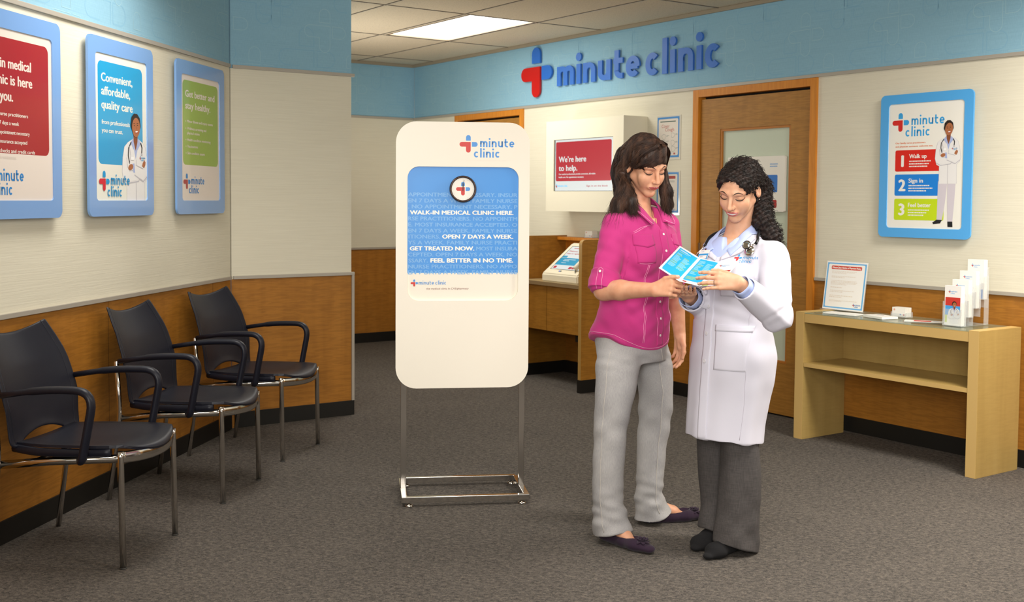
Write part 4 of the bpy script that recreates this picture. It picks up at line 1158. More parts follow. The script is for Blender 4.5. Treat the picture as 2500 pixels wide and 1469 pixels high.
# ================================================================ PEOPLE
# bodies and clothes are grown as smooth-blended solids on a grid and then surfaced
def axis(lo, hi, step): return np.arange(lo, hi+step, step, dtype=np.float32)
class Solid:
    def __init__(s, X, Y, Z):
        s.X, s.Y, s.Z = [np.asarray(a, dtype=np.float32) for a in (X, Y, Z)]
        s.D = np.full((len(s.X), len(s.Y), len(s.Z)), 0.05, dtype=np.float32)
    def sub(s, lo, hi, pad):
        r = []
        for a, l, h in zip((s.X, s.Y, s.Z), lo, hi):
            i0 = int(np.searchsorted(a, l-pad)); i1 = int(np.searchsorted(a, h+pad)); r.append((max(0, i0-1), min(len(a), i1+1)))
        return r
    def op(s, fn, lo, hi, k=0.01, mode='u'):
        (a, b), (c, d), (e, f) = s.sub(lo, hi, 0.05 if mode == 'u' else 0.02)
        if b <= a or d <= c or f <= e: return
        x = s.X[a:b, None, None]; y = s.Y[None, c:d, None]; z = s.Z[None, None, e:f]
        v = fn(x, y, z).astype(np.float32); D = s.D[a:b, c:d, e:f]
        if mode == 'u': h = np.clip(0.5+0.5*(D-v)/k, 0, 1); s.D[a:b, c:d, e:f] = D*(1-h)+v*h-k*h*(1-h)
        elif mode == 'c': h = np.clip(0.5-0.5*(D+v)/k, 0, 1); s.D[a:b, c:d, e:f] = D*(1-h)-v*h+k*h*(1-h)
    def ell(s, c, r, R=None, k=0.01, mode='u'):
        c = np.array(c, float); m = max(r); Rt = np.array(R.transposed() if R is not None else Matrix.Identity(3))
        def fn(x, y, z):
            x, y, z = x-c[0], y-c[1], z-c[2]
            u = Rt[0][0]*x+Rt[0][1]*y+Rt[0][2]*z; v = Rt[1][0]*x+Rt[1][1]*y+Rt[1][2]*z; w = Rt[2][0]*x+Rt[2][1]*y+Rt[2][2]*z
            k0 = np.sqrt((u/r[0])**2+(v/r[1])**2+(w/r[2])**2)+1e-6; k1 = np.sqrt((u/r[0]**2)**2+(v/r[1]**2)**2+(w/r[2]**2)**2)+1e-6
            return k0*(k0-1)/k1
        s.op(fn, c-m, c+m, k, mode)
    def cone(s, a, b, ra, rb, k=0.01, mode='u', flat=None, cut=False):
        """tapered capsule; flat=(axis vector, factor) thins it along one direction; cut gives square ends"""
        a = np.array(a, float); b = np.array(b, float); L = b-a; l2 = float(L@L)+1e-12; m = max(ra, rb)
        fv = None
        if flat: fv = np.array(flat[0], float); fv = fv/np.linalg.norm(fv)
        def fn(x, y, z):
            x, y, z = x-a[0], y-a[1], z-a[2]
            t0 = (x*L[0]+y*L[1]+z*L[2])/l2; t = np.clip(t0, 0, 1)
            dx, dy, dz = x-t*L[0], y-t*L[1], z-t*L[2]
            if fv is not None:
                q = (dx*fv[0]+dy*fv[1]+dz*fv[2])*(1/flat[1]-1); dx, dy, dz = dx+q*fv[0], dy+q*fv[1], dz+q*fv[2]
            d = np.sqrt(dx*dx+dy*dy+dz*dz)-(ra+(rb-ra)*t)
            if cut: d = np.maximum(d, np.abs(t0-0.5)*math.sqrt(l2)-0.5*math.sqrt(l2))
            return d
        s.op(fn, np.minimum(a, b)-m, np.maximum(a, b)+m, k, mode)
    def stack(s, rows, k=0.01, mode='u', ex=2.0, fn2=None):
        """rows: (z, cx, cy, rx, ry, angle in degrees); smooth horizontal sections"""
        rows = sorted(rows); R = np.array(rows, float); zs = R[:, 0]
        P = [Vector(tuple(r[1:4])+(0,)).to_3d() for r in rows]
        dense = np.linspace(zs[0], zs[-1], 160)
        def crv(col):
            y = R[:, col]; m = np.gradient(y, zs) if len(y) > 2 else np.array([(y[1]-y[0])/(zs[1]-zs[0])]*2)
            i = np.clip(np.searchsorted(zs, dense)-1, 0, len(zs)-2); h = zs[i+1]-zs[i]; t = (dense-zs[i])/h
            return (2*t**3-3*t**2+1)*y[i]+(t**3-2*t**2+t)*h*m[i]+(-2*t**3+3*t**2)*y[i+1]+(t**3-t**2)*h*m[i+1]
        C = [crv(i) for i in range(1, 6)]
        mx = float(max(C[2].max(), C[3].max()))
        lo = (float((C[0]).min())-mx, float(C[1].min())-mx, zs[0]); hi = (float(C[0].max())+mx, float(C[1].max())+mx, zs[-1])
        def fn(x, y, z):
            zz = z.ravel(); cx, cy, rx, ry, an = [np.interp(zz, dense, c)[None, None, :] for c in C]
            an = np.radians(an); ca, sa = np.cos(an), np.sin(an); dx, dy = x-cx, y-cy
            u, v = dx*ca+dy*sa, -dx*sa+dy*ca
            if ex == 2.0: q = np.sqrt((u/rx)**2+(v/ry)**2)
            else: q = (np.abs(u/rx)**ex+np.abs(v/ry)**ex)**(1/ex)
            d = (q-1)*np.minimum(rx, ry)
            return np.maximum(d, np.maximum(zs[0]-z, z-zs[-1]))
        s.op(fn, lo, hi, k, mode)
    def half(s, p, n, lo, hi, k=0.003):
        """remove everything on the +n side of the plane through p inside the box"""
        p = np.array(p, float); n = np.array(n, float); n = n/np.linalg.norm(n)
        (a, b), (c, d), (e, f) = s.sub(lo, hi, 0.0)
        x = s.X[a:b, None, None]; y = s.Y[None, c:d, None]; z = s.Z[None, None, e:f]
        v = ((x-p[0])*n[0]+(y-p[1])*n[1]+(z-p[2])*n[2]).astype(np.float32)
        s.D[a:b, c:d, e:f] = np.maximum(s.D[a:b, c:d, e:f], v)
    def surface(s):
        D = s.D; nx, ny, nz = D.shape; S = (D < 0)
        c = np.zeros((nx-1, ny-1, nz-1), dtype=np.uint8)
        for i in (0, 1):
            for j in (0, 1):
                for k in (0, 1): c += S[i:nx-1+i, j:ny-1+j, k:nz-1+k]
        act = np.flatnonzero((c > 0) & (c < 8)); del c
        I, J, K = np.unravel_index(act, (nx-1, ny-1, nz-1))
        cv = {}
        for i in (0, 1):
            for j in (0, 1):
                for k in (0, 1): cv[i, j, k] = D[I+i, J+j, K+k]
        acc = np.zeros((len(act), 3)); cnt = np.zeros(len(act))
        cor = list(cv)
        for A in cor:
            for ax in range(3):
                if A[ax]: continue
                B = list(A); B[ax] = 1; B = tuple(B)
                a, b = cv[A], cv[B]; m = (a < 0) != (b < 0)
                t = np.where(m, a/np.where(m, a-b, 1), 0)
                p = np.array(A, float)[None, :].repeat(len(act), 0); p[:, ax] += t
                acc[m] += p[m]; cnt[m] += 1
        acc /= cnt[:, None]
        def lerp_ax(a, i, f): return a[i]+(a[np.minimum(i+1, len(a)-1)]-a[i])*f
        V = np.stack([lerp_ax(s.X, I, acc[:, 0]), lerp_ax(s.Y, J, acc[:, 1]), lerp_ax(s.Z, K, acc[:, 2])], 1)
        F = []
        st = (ny-1)*(nz-1), (nz-1), 1
        for ax in range(3):
            sl0 = [slice(None)]*3; sl1 = [slice(None)]*3; sl0[ax] = slice(0, -1); sl1[ax] = slice(1, None)
            a, b = S[tuple(sl0)], S[tuple(sl1)]
            o1, o2 = [q for q in range(3) if q != ax]
            for flip in (0, 1):
                e = np.nonzero(a & ~b) if flip == 0 else np.nonzero(~a & b)
                e = list(e); ok = (e[o1] > 0) & (e[o2] > 0) & (e[o1] < D.shape[o1]-1) & (e[o2] < D.shape[o2]-1)
                e = [q[ok] for q in e]
                f0 = e[0]*st[0]+e[1]*st[1]+e[2]*st[2]
                q = [f0-st[o1]-st[o2], f0-st[o2], f0, f0-st[o1]]
                if (flip == 1) != (ax == 1): q = q[::-1]
                F.append(np.stack([np.searchsorted(act, w) for w in q], 1))
        return V, np.concatenate(F)
def relax(V, F, n=1, w=0.5):
    for _ in range(n):
        A = np.zeros_like(V); c = np.zeros(len(V))
        for i in range(4):
            a, b = F[:, i], F[:, (i+1) % 4]
            for d in range(3):
                A[:, d] += np.bincount(a, V[b, d], len(V)) + np.bincount(b, V[a, d], len(V))
            c += np.bincount(a, minlength=len(V)) + np.bincount(b, minlength=len(V))
        V = V*(1-w)+A/np.maximum(c, 1)[:, None]*w
    return V
def vnormals(V, F):
    n = np.cross(V[F[:, 2]]-V[F[:, 0]], V[F[:, 3]]-V[F[:, 1]]); N_ = np.zeros_like(V)
    for i in range(4):
        for d in range(3): N_[:, d] += np.bincount(F[:, i], n[:, d], len(V))
    return N_/(np.linalg.norm(N_, axis=1)[:, None]+1e-12)
def to_obj(name, V, F, m, parent, smooth=True, mat_idx=None):
    me = bpy.data.meshes.new(name)
    me.vertices.add(len(V)); me.vertices.foreach_set('co', np.asarray(V, np.float32).ravel())
    me.loops.add(4*len(F)); me.loops.foreach_set('vertex_index', F.astype(np.int32).ravel())
    me.polygons.add(len(F)); me.polygons.foreach_set('loop_start', np.arange(0, 4*len(F), 4, dtype=np.int32))
    me.polygons.foreach_set('loop_total', np.full(len(F), 4, np.int32))
    me.polygons.foreach_set('use_smooth', np.full(len(F), smooth))
    for x in (m if isinstance(m, (list, tuple)) else [m]): me.materials.append(x)
    if mat_idx is not None: me.polygons.foreach_set('material_index', mat_idx.astype(np.int32))
    me.update(calc_edges=True)
    o = bpy.data.objects.new(name, me); link(o, parent); return o
def waves(V, specs):
    """sum of soft ripples: (direction, wavelength, amplitude, phase)"""
    r = np.zeros(len(V))
    for d, wl, am, ph in specs:
        d = np.array(d, float); d /= np.linalg.norm(d); r += am*np.sin(V@d*2*PI/wl+ph)
    return r
def sstep(a, b, x):
    t = np.clip((x-a)/(b-a), 0, 1); return t*t*(3-2*t)
def gauss(V, c, r): return np.exp(-((V-np.array(c))**2).sum(1)/(r*r))
def seg_param(V, a, b):
    a = np.array(a, float); L = np.array(b, float)-a; t = ((V-a)@L)/(L@L); P = a+np.clip(t, 0, 1)[:, None]*L
    return t, np.linalg.norm(V-P, axis=1)
def bvh_of(o):
    me = o.data; n = len(me.vertices); co = np.empty(n*3, np.float32); me.vertices.foreach_get('co', co)
    f = np.empty(len(me.loops), np.int32); me.loops.foreach_get('vertex_index', f)
    return BVHTree.FromPolygons(co.reshape(-1, 3).tolist(), f.reshape(-1, 4).tolist())
class Front:
    """lays details on a surface: x across, z up, cast along a direction"""
    def __init__(s, tree, M): s.t, s.M = tree, M; s.R = M.to_3x3()
    def p(s, x, z, lift=0.0, y0=-0.6):
        o = s.M @ Vector((x, y0, z)); d = (s.R @ Vector((0, 1, 0))).normalized()
        h = s.t.ray_cast(o, d)
        if h[0] is None:
            h = s.t.find_nearest(s.M @ Vector((x, -0.1, z)))
        n = h[1]
        if n.dot(d) > 0: n = -n
        return h[0]+n*lift, n
    def tube(s, bm, pts, r, lift=0.0005, sub=6, seg=5, mi=0):
        P = smooth_path([(x, 0, z) for x, z in pts], sub) if sub > 1 else [Vector((x, 0, z)) for x, z in pts]
        tube(bm, [s.p(q.x, q.z, lift)[0] for q in P], r, seg, mi)
    def patch(s, bm, fn, nu, nv, lift=0.001, mi=0, bulge=None, smooth=True, skirt=0.0):
        g = []
        for i in range(nu+1):
            row = []
            for j in range(nv+1):
                u, v = i/nu, j/nv; x, z = fn(u, v); l = lift + (bulge(u, v) if bulge else 0)
                row.append(bm.verts.new(s.p(x, z, l)[0]))
            g.append(row)
        for i in range(nu):
            for j in range(nv):
                f = bm.faces.new((g[i][j], g[i+1][j], g[i+1][j+1], g[i][j+1])); f.material_index = mi; f.smooth = smooth
        if skirt:
            edge = [g[i][0] for i in range(nu+1)]+[g[nu][j] for j in range(1, nv+1)]+[g[i][nv] for i in range(nu-1, -1, -1)]+[g[0][j] for j in range(nv-1, 0, -1)]
            d = (s.R @ Vector((0, 1, 0)))*skirt
            low = [bm.verts.new(e.co+d) for e in edge]
            for i in range(len(edge)):
                j = (i+1) % len(edge); bm.faces.new((edge[i], edge[j], low[j], low[i])).material_index = mi
def skin_mat(name, c1, c2):
    m = mat(name, c1, 0.48, spec=0.4, sss=0.12)
    n = noise(m, tex_coord(m), 30, 3); base(m, ramp(m, n, [(0.3, c2), (0.7, c1)])); return m

def hand(S, W, d, n, thumb_side, curl, thumb, sc=1.0, spread=0.0, k=0.006):
    """W wrist, d along the palm, n out of the back of the hand, thumb_side unit vector; curl: per finger three bends in degrees"""
    W, d, n, s = [Vector(q) for q in (W, d, n, thumb_side)]; d.normalize(); n = (n-d*n.dot(d)).normalized(); s = (s-d*s.dot(d)-n*s.dot(n)).normalized()
    offs = [(0.030, 0.082), (0.010, 0.087), (-0.010, 0.083), (-0.029, 0.075)]
    lens = [(0.041, 0.025, 0.020), (0.045, 0.028, 0.021), (0.041, 0.026, 0.020), (0.032, 0.020, 0.018)]
    rad = [0.0088, 0.0090, 0.0084, 0.0074]
    tips = []
    for i, (o, f) in enumerate(offs):
        a = W+s*(o*0.55*sc)+d*(0.008*sc); b = W+s*(o*sc)+d*(f*sc)+n*((0.003 if i in (1, 2) else 0)*sc)
        S.cone(a, b, 0.0145*sc, (rad[i]+0.0022)*sc, 0.012)
    S.cone(W+s*0.012*sc+d*0.02*sc-n*0.006*sc, W+s*0.012*sc+d*0.06*sc-n*0.005*sc, 0.015*sc, 0.013*sc, 0.012)
    for i, (o, f) in enumerate(offs):
        p = W+s*(o*sc)+d*(f*sc)+n*((0.003 if i in (1, 2) else 0)*sc); ang = 0; sp = spread*(1.5-i)
        for j in range(3):
            ang += math.radians(curl[i][j]); v = (d*math.cos(ang)-n*math.sin(ang)+s*sp).normalized()
            q = p+v*lens[i][j]*sc; r0, r1 = rad[i]*(1.02-0.08*j)*sc, rad[i]*(0.95-0.09*j)*sc
            S.cone(p, q, r0, r1, k if j == 0 else 0.003); S.ell(q if j < 2 else q, (r1*1.03,)*3, None, 0.003)
            p = q
        tips.append((p, v, n*math.cos(ang)+d*math.sin(ang), rad[i]*0.8*sc))
    p = W+s*0.022*sc+d*0.018*sc-n*0.004*sc
    for j, (dr, l, r0, r1) in enumerate(zip(thumb, (0.044, 0.033, 0.026), (0.0145, 0.0108, 0.0098), (0.0115, 0.0098, 0.0078))):
        v = (d*dr[0]+n*dr[1]+s*dr[2]).normalized(); q = p+v*l*sc; S.cone(p, q, r0*sc, r1*sc, 0.010 if j == 0 else 0.003); p = q
    tips.append((p, v, (n*0.8+s*0.4).normalized() if True else n, 0.0078*sc))
    return tips
def nails(bm, tips, idx):
    for i in idx:
        p, v, n, r = tips[i]; n = (n-v*n.dot(v)).normalized(); s = v.cross(n)
        g = []
        for a in range(5):
            row = []
            for b in range(5):
                u, w = a/4*2-1, b/4
                c = p - v*(0.007) + v*(w*0.0125*(1-0.25*u*u)) + s*(u*r*0.78) + n*(r*(1.10-0.42*u*u)-0.0012*w*w)
                row.append(bm.verts.new(c))
            g.append(row)
        for a in range(4):
            for b in range(4): f = bm.faces.new((g[a][b], g[a+1][b], g[a+1][b+1], g[a][b+1])); f.smooth = True
    bmesh.ops.recalc_face_normals(bm, faces=bm.faces)

def head_matrix(c, yaw, pitch, roll):
    M = Matrix.Rotation(math.radians(yaw), 4, 'Z') @ Matrix.Rotation(math.radians(pitch), 4, 'X') @ Matrix.Rotation(math.radians(roll), 4, 'Y')
    M.translation = Vector(c); return M
def head(S, H, smile=0.0, f=1.0):
    """skull, face, ears; head frame: origin mid-head at eye level, -y to the face"""
    R = H.to_3x3(); P = lambda *q: H @ Vector(q)
    E = lambda c, r, k=0.01, mode='u', rot=None: S.ell(P(*c), r, R if rot is None else R @ rot, k, mode)
    C = lambda a, b, ra, rb, k=0.01, mode='u': S.cone(P(*a), P(*b), ra, rb, k, mode)
    E((0, 0.018, 0.029), (0.072, 0.091, 0.078), 0.01)
    E((0, -0.022, 0.030), (0.064, 0.062, 0.064), 0.02)
    E((0, -0.032, -0.038), (0.051, 0.055, 0.069), 0.02)
    for s in (-1, 1): C((s*0.046, 0.000, -0.046), (s*0.012, -0.062, -0.097), 0.019, 0.014, 0.016)
    E((0, -0.070, -0.097), (0.017, 0.017, 0.016), 0.016)
    for s in (-1, 1):
        E((s*0.037, -0.056, -0.030-0.0*smile), (0.023, 0.021+0.002*smile, 0.021+0.002*smile), 0.018)      # cheek
        E((s*0.029, -0.0570, -0.044), (0.024, 0.022, 0.030), 0.016)                              # soft cheek below
        C((s*0.014, -0.0830, 0.020), (s*0.046, -0.068, 0.019), 0.0080, 0.0075, 0.016)            # brow ridge
        E((s*0.031, -0.094, -0.001), (0.015, 0.0115, 0.0105), 0.011, 'c')           # eye hollow
        E((s*0.0318, -0.0695, -0.0005), (0.0155, 0.0118, 0.0120), 0.004)                         # lowered lid over the eye
        C((s*0.0098, -0.0945, -0.0390), (s*0.0098, -0.0900, -0.0395), 0.0072, 0.0062, 0.006)    # nostril wing
        E((s*0.0055, -0.1000, -0.0462), (0.0028, 0.004, 0.0022), 0.002, 'c')
    C((0, -0.0835, 0.010), (0, -0.1055, -0.033), 0.0078, 0.0082, 0.010)                          # nose
    E((0, -0.1070, -0.0365), (0.0088, 0.0082, 0.0078), 0.006)
    E((0, -0.0830, -0.0635), (0.026, 0.012, 0.014), 0.012)                                        # mouth mound
    E((0, -0.0905, -0.0815), (0.016, 0.008, 0.005), 0.008, 'c')                                  # hollow under the lip
    C((0, -0.1000, -0.0500), (0, -0.1000, -0.0560), 0.0018, 0.0018, 0.004, 'c')
    for s in (-1, 1):
        rot = Matrix.Rotation(s*math.radians(-16), 3, 'Z') @ Matrix.Rotation(math.radians(8), 3, 'X')
        E((s*0.0745, 0.012, -0.012), (0.0060, 0.0145, 0.026), 0.005, 'u', rot)
        E((s*0.0800, 0.007, -0.006), (0.0055, 0.010, 0.017), 0.003, 'c', rot)
def brow(F, bm, s, pts, w, mi=0, lift=0.0006):
    P = smooth_path([(s*x, 0, z) for x, z in pts], 5); n = len(P)
    W = [w*math.sin(PI*min(1, 0.12+0.88*(1-i/(n-1)))) ** 0.7 * (1-0.45*i/(n-1)) for i in range(n)]
    def fn(u, v):
        k = u*(n-1); i = min(int(k), n-2); q = P[i].lerp(P[i+1], k-i); ww = lerp(W[i], W[i+1], k-i); return q.x, q.z+(v-0.5)*ww
    F.patch(bm, fn, n-1, 3, lift, mi, lambda u, v: 0.0009*math.sin(PI*v))
def face_details(F, root_o, names, smile, lipc, browc):
    lip = mat(names+'_lips', lipc, 0.28, spec=0.6); br = mat(names+'_brow', browc, 0.7); lash = mat('lash_black', '#1d120e', 0.5)
    bm = NB()
    for s in (-1, 1): brow(F, bm, s, [(0.0125, 0.0175), (0.024, 0.0235), (0.036, 0.0255), (0.047, 0.0200)] if not smile else [(0.012, 0.0180), (0.023, 0.0240), (0.035, 0.0250), (0.048, 0.0185)], 0.0058)
    islands('eyebrow', bm, br, root_o)
    bm = NB(); be = NB()
    for s in (-1, 1):
        pts = [(s*(0.0318-0.0150), -0.0030), (s*(0.0318-0.009), -0.0066), (s*0.0318, -0.0078), (s*(0.0318+0.009), -0.0062), (s*(0.0318+0.0165), -0.0010)]
        Q = smooth_path([(a, 0, b) for a, b in pts], 8)
        F.patch(bm, lambda u, v: (Q[min(32, int(round(u*32)))].x, Q[min(32, int(round(u*32)))].z-(v-0.15)*0.0042*math.sin(PI*min(1, .12+.95*u))**.6), 32, 3, 0.0010, 0, lambda u, v: 0.0022*v)
        F.patch(be, lambda u, v: (s*(0.0318+(u-.5)*.024), -0.0078-v*.0034*math.sin(PI*min(1, max(0, u)))), 12, 2, 0.0006)
        F.tube(bm, [(s*(0.0318-0.0140), 0.0045), (s*0.0318, 0.0098), (s*(0.0318+0.0155), 0.0040)], 0.0005, -0.0002)
    islands('eye', be, mat('eye_dark', '#4b342a', 0.2), root_o)
    islands('eyelashes', bm, lash, root_o)
    # lips
    hw = 0.0250+0.0015*smile; zc = -0.0640
    def seam(t): return zc + smile*(0.0050*t*t-0.0016) + (1-smile)*(0.0024*t*t-0.0008)
    gap = 0.0062*smile
    def up(u, v):
        t = u*2-1; top = 0.0062*(1-t*t)**0.65*(1-0.16*math.exp(-(t/0.16)**2)); lo = seam(t)+gap*0.42*(1-t*t)
        return t*hw, lo+v*top*(1+0.02*smile)
    def dn(u, v):
        t = u*2-1; h = 0.0078*(1-t*t)**0.7; hi = seam(t)-gap*0.58*(1-t*t)
        return t*hw, hi-v*h*(1+0.15*smile)
    bm = NB()
    F.patch(bm, up, 26, 6, 0.0004, 0, lambda u, v: 0.0022*math.sin(PI*(0.12+v*0.85))*(1-(u*2-1)**2)**0.5)
    F.patch(bm, dn, 26, 6, 0.0004, 0, lambda u, v: 0.0028*math.sin(PI*(0.10+v*0.88))*(1-(u*2-1)**2)**0.5)
    bmesh.ops.recalc_face_normals(bm, faces=bm.faces)
    islands('lip', bm, lip, root_o)
    bm = NB()
    if smile:
        F.patch(bm, lambda u, v: ((u*2-1)*hw*0.86, seam(u*2-1)-gap*0.58*(1-(u*2-1)**2)-0.0006+v*(gap+0.0012)*(1-(u*2-1)**2)), 24, 3, 0.0008)
        from_bm('teeth', bm, mat('teeth', '#e6ded4', 0.3), root_o)
    else:
        F.tube(bm, [(-hw*0.98, seam(-0.98)), (-hw*0.5, seam(0.5)), (0, seam(0)), (hw*0.5, seam(0.5)), (hw*0.98, seam(0.98))], 0.0006, 0.0016)
        from_bm('lip_line', bm, mat('lip_line', '#6e2f2c', 0.5), root_o)
def strand_mesh(bm, P, r, seg=4, mi=0):
    n = len(P); tube(bm, P, [r*(0.35+0.65*min(1, 4*i/n))*(1-0.85*(i/(n-1))**2.5) for i in range(n)], seg, mi, caps=False)
def outside(tree, p, r):
    h = tree.find_nearest(p)
    if h[0] is None: return p
    return h[0]+h[1]*r if (p-h[0]).dot(h[1]) < r else p
def collar(bm, pts_in, pts_out, th=0.0022, tree=None, lift=0.003):
    """a folded collar from an inner (top) edge and an outer (falling) edge"""
    a = smooth_path(pts_in, 6); b = smooth_path(pts_out, 6)
    g = [[p.lerp(q, t)+Vector((0, 0, 0.006*math.sin(PI*min(1, t*1.6))*(1 if t < .62 else .5))) for t in (0, .15, .4, .7, 1)] for p, q in zip(a, b)]
    if tree: g = [[outside(tree, q, lift) if j > 1 else q for j, q in enumerate(row)] for row in g]
    shell(bm, g, th); bmesh.ops.recalc_face_normals(bm, faces=bm.faces)

# ---------------------------------------------------------------- woman in the pink shirt
def build_pink():
    O = Vector((0.54, 4.75, 0)); t = empty('person', O, 'woman with long brown hair in pink shirt and grey jeans holding a leaflet', 'person')
    L = lambda x, y, z: (x-O.x, y-O.y, z)
    ph = 42; Rb = Matrix.Rotation(math.radians(ph), 4, 'Z')
    SK = skin_mat('skin_pink_woman', '#dba585', '#cf9474')
    sh_r = L(0.445, 4.655, 1.325); sh_l = L(0.672, 4.845, 1.325)
    el_r = L(0.388, 4.555, 1.055); wr_r = L(0.568, 4.385, 1.072)
    el_l = L(0.725, 4.905, 1.055); wr_l = L(0.752, 4.915, 0.835)
    H = head_matrix(L(0.570, 4.725, 1.566), 29, 23, -3)
    # --- skin
    Z = np.concatenate([axis(-0.01, 0.62, 0.008), axis(0.63, 1.66, 0.0023)])
    S = Solid(axis(-0.20, 0.27, 0.0023), axis(-0.48, 0.28, 0.0023), Z)
    head(S, H, 0)
    nk = H @ Vector((0, 0.030, -0.070))
    S.cone(L(0.552, 4.765, 1.33), nk, 0.052, 0.045, 0.02)
    S.cone(L(0.552, 4.765, 1.33), sh_r, 0.045, 0.04, 0.03); S.cone(L(0.552, 4.765, 1.33), sh_l, 0.045, 0.04, 0.03)
    ch = []
    for z, dx, rx, ry in ((0.86, -.02, .13, .095), (0.98, -.01, .115, .085), (1.10, 0.0, .13, .09), (1.22, 0.012, .150, .115), (1.29, 0.012, .145, .103), (1.345, 0.012, .11, .075)):
        ch.append((z, dx, 0.01, rx, ry, ph))
    S.stack(ch, 0.02)
    for a, b, ra, rb in ((sh_r, el_r, .043, .038), (sh_l, el_l, .043, .038)): S.cone(a, b, ra, rb, 0.02)
    m_r = Vector(el_r).lerp(Vector(wr_r), 0.35); m_l = Vector(el_l).lerp(Vector(wr_l), 0.35)
    S.cone(el_r, m_r, .040, .0400, 0.02); S.cone(m_r, wr_r, .039, .0265, 0.015)
    S.cone(el_l, m_l, .037, .036, 0.02); S.cone(m_l, wr_l, .036, .0255, 0.015)
    # right hand pinching the lower edge of the leaflet: thumb on top
    tr = hand(S, wr_r, (0.78, -0.55, 0.16), (-0.50, -0.75, 0.30), (-0.05, 0.15, 1.0), [(46, 66, 30), (52, 70, 30), (60, 74, 32), (66, 76, 34)], [(0.85, 0.22, 0.40), (0.98, 0.0, 0.10), (1.0, -0.18, -0.04)], 0.92)
    # left hand hanging
    tl = hand(S, wr_l, (0.0, -0.10, -1.0), (0.75, 0.45, 0.0), (-0.45, -0.85, 0.0), [(18, 25, 15), (22, 30, 18), (26, 34, 20), (30, 36, 22)], [(0.8, -0.25, 0.6), (0.95, -0.25, 0.2), (1, -0.2, 0.0)], 0.93)
    # legs and feet inside the jeans
    hp_r, kn_r, an_r = L(0.475, 4.68, 0.84), L(0.430, 4.63, 0.46), L(0.428, 4.645, 0.085)
    hp_l, kn_l, an_l = L(0.585, 4.83, 0.84), L(0.645, 4.90, 0.46), L(0.645, 4.925, 0.085)
    for a, b, ra, rb in ((hp_r, kn_r, .06, .042), (kn_r, an_r, .042, .034), (hp_l, kn_l, .06, .042), (kn_l, an_l, .042, .034)): S.cone(a, b, ra, rb, 0.02)
    toe_r, toe_l = L(0.560, 4.495, 0.022), L(0.848, 4.972, 0.022)
    for a, b in ((an_r, toe_r), (an_l, toe_l)):
        a = Vector(a); b = Vector(b); m = a.lerp(b, 0.45); m.z = 0.046; e = b.lerp(a, .25); e.z = .020
        S.cone(a-Vector((0, 0, .01)), m, .033, .027, 0.02, flat=((0, 0, 1), .9)); S.cone(m, e, .027, .018, .02, flat=((0, 0, 1), .55))
    V, F = S.surface(); V = relax(V, F, 2, 0.4)
    body = to_obj('body', V, F, SK, t); del S
    bt = bvh_of(body)
    FH = Front(bt, H)
    face_details(FH, t, 'pink_woman', 0.0, '#a8504f', '#40261a')
    bm = NB(); nails(bm, tr, (4,)); nails(bm, tl, (0, 1)); islands('fingernail', bm, mat('nail', '#e6bfae', .25), t)
    # --- shirt
    SHM = cell_cloth('pink_cotton', '#c0327c', 0.85, 500, 0.25, 0.1, 0.2, '#ab286c')
    S = Solid(axis(-0.24, 0.30, 0.003), axis(-0.32, 0.30, 0.003), axis(0.77, 1.40, 0.003))
    rows = []
    for z, dx, rx, ry in ((0.80, -.026, .179, .138), (0.86, -.024, .181, .139), (0.93, -.014, .170, .130), (0.99, -.006, .161, .122), (1.05, 0.0, .162, .122), (1.12, 0.006, .168, .126), (1.20, 0.014, .176, .134), (1.26, 0.014, .172, .126), (1.31, 0.014, .164, .108), (1.35, 0.013, .135, .085), (1.385, .012, .085, .058)):
        rows.append((z, dx, -0.0*dx, rx, ry, ph))
    fr = Rb.to_3x3() @ Vector((0, -1, 0)); lf = Rb.to_3x3() @ Vector((1, 0, 0))
    b0 = Vector(L(0.552, 4.765, 1.358))
    S.cone(b0, Vector(sh_r)+Vector((-.004, -.004, -.004)), .047, .046, 0.03); S.cone(b0, Vector(sh_l)+Vector((.004, .004, -.004)), .047, .046, 0.03)
    cu_r = Vector(sh_r).lerp(Vector(el_r), 0.93)+Vector((-.004, -.002, 0)); S.cone(Vector(sh_r)+Vector((-.006, -.004, -.01)), cu_r, .056, .056, 0.018)
    S.cone(Vector(sh_r).lerp(Vector(el_r), 0.74)+Vector((-.005, -.002, 0)), Vector(sh_r).lerp(Vector(el_r), 1.0)+Vector((-.006, 0, 0)), .061, .063, 0.006, cut=True)
    cu_l = Vector(sh_l).lerp(Vector(el_l), 0.9); S.cone(Vector(sh_l)+Vector((.006, .004, -.01)), cu_l, .054, .054, 0.018)
    S.cone(Vector(sh_l).lerp(Vector(el_l), 0.74), Vector(sh_l).lerp(Vector(el_l), 0.98), .058, .060, 0.006, cut=True)
    d = Vector(el_r)-Vector(sh_r)
    S.half(Vector(el_r)+d.normalized()*0.012, d, (-0.24, -0.32, 0.9), (0.0, 0.05, 1.08)); 
    S.stack(rows, 0.02, ex=2.3)
    for s in (-1, 1):      # bust
        c = Vector((0.014, 0, 1.185))+lf*(s*0.072)+fr*0.088; S.ell(c, (0.058, 0.050, 0.062), Rb.to_3x3(), 0.035)
    # neck opening and V
    S.cone(L(0.556, 4.752, 1.30), nk, .054, .060, 0.006, 'c')
    M3 = np.array(Rb.to_3x3())
    def wedge(x, y, z):
        u = (x-0.014)*M3[0][0]+y*M3[1][0]; v = (x-0.014)*M3[0][1]+y*M3[1][1]
        return np.maximum(np.maximum(np.abs(u-0.004)-0.046*(z-1.295)/0.09, v+0.02), -(z-1.28))*0.8
    S.op(wedge, (-0.2, -0.3, 1.2), (0.2, 0.2, 1.45), 0.004, 'c')
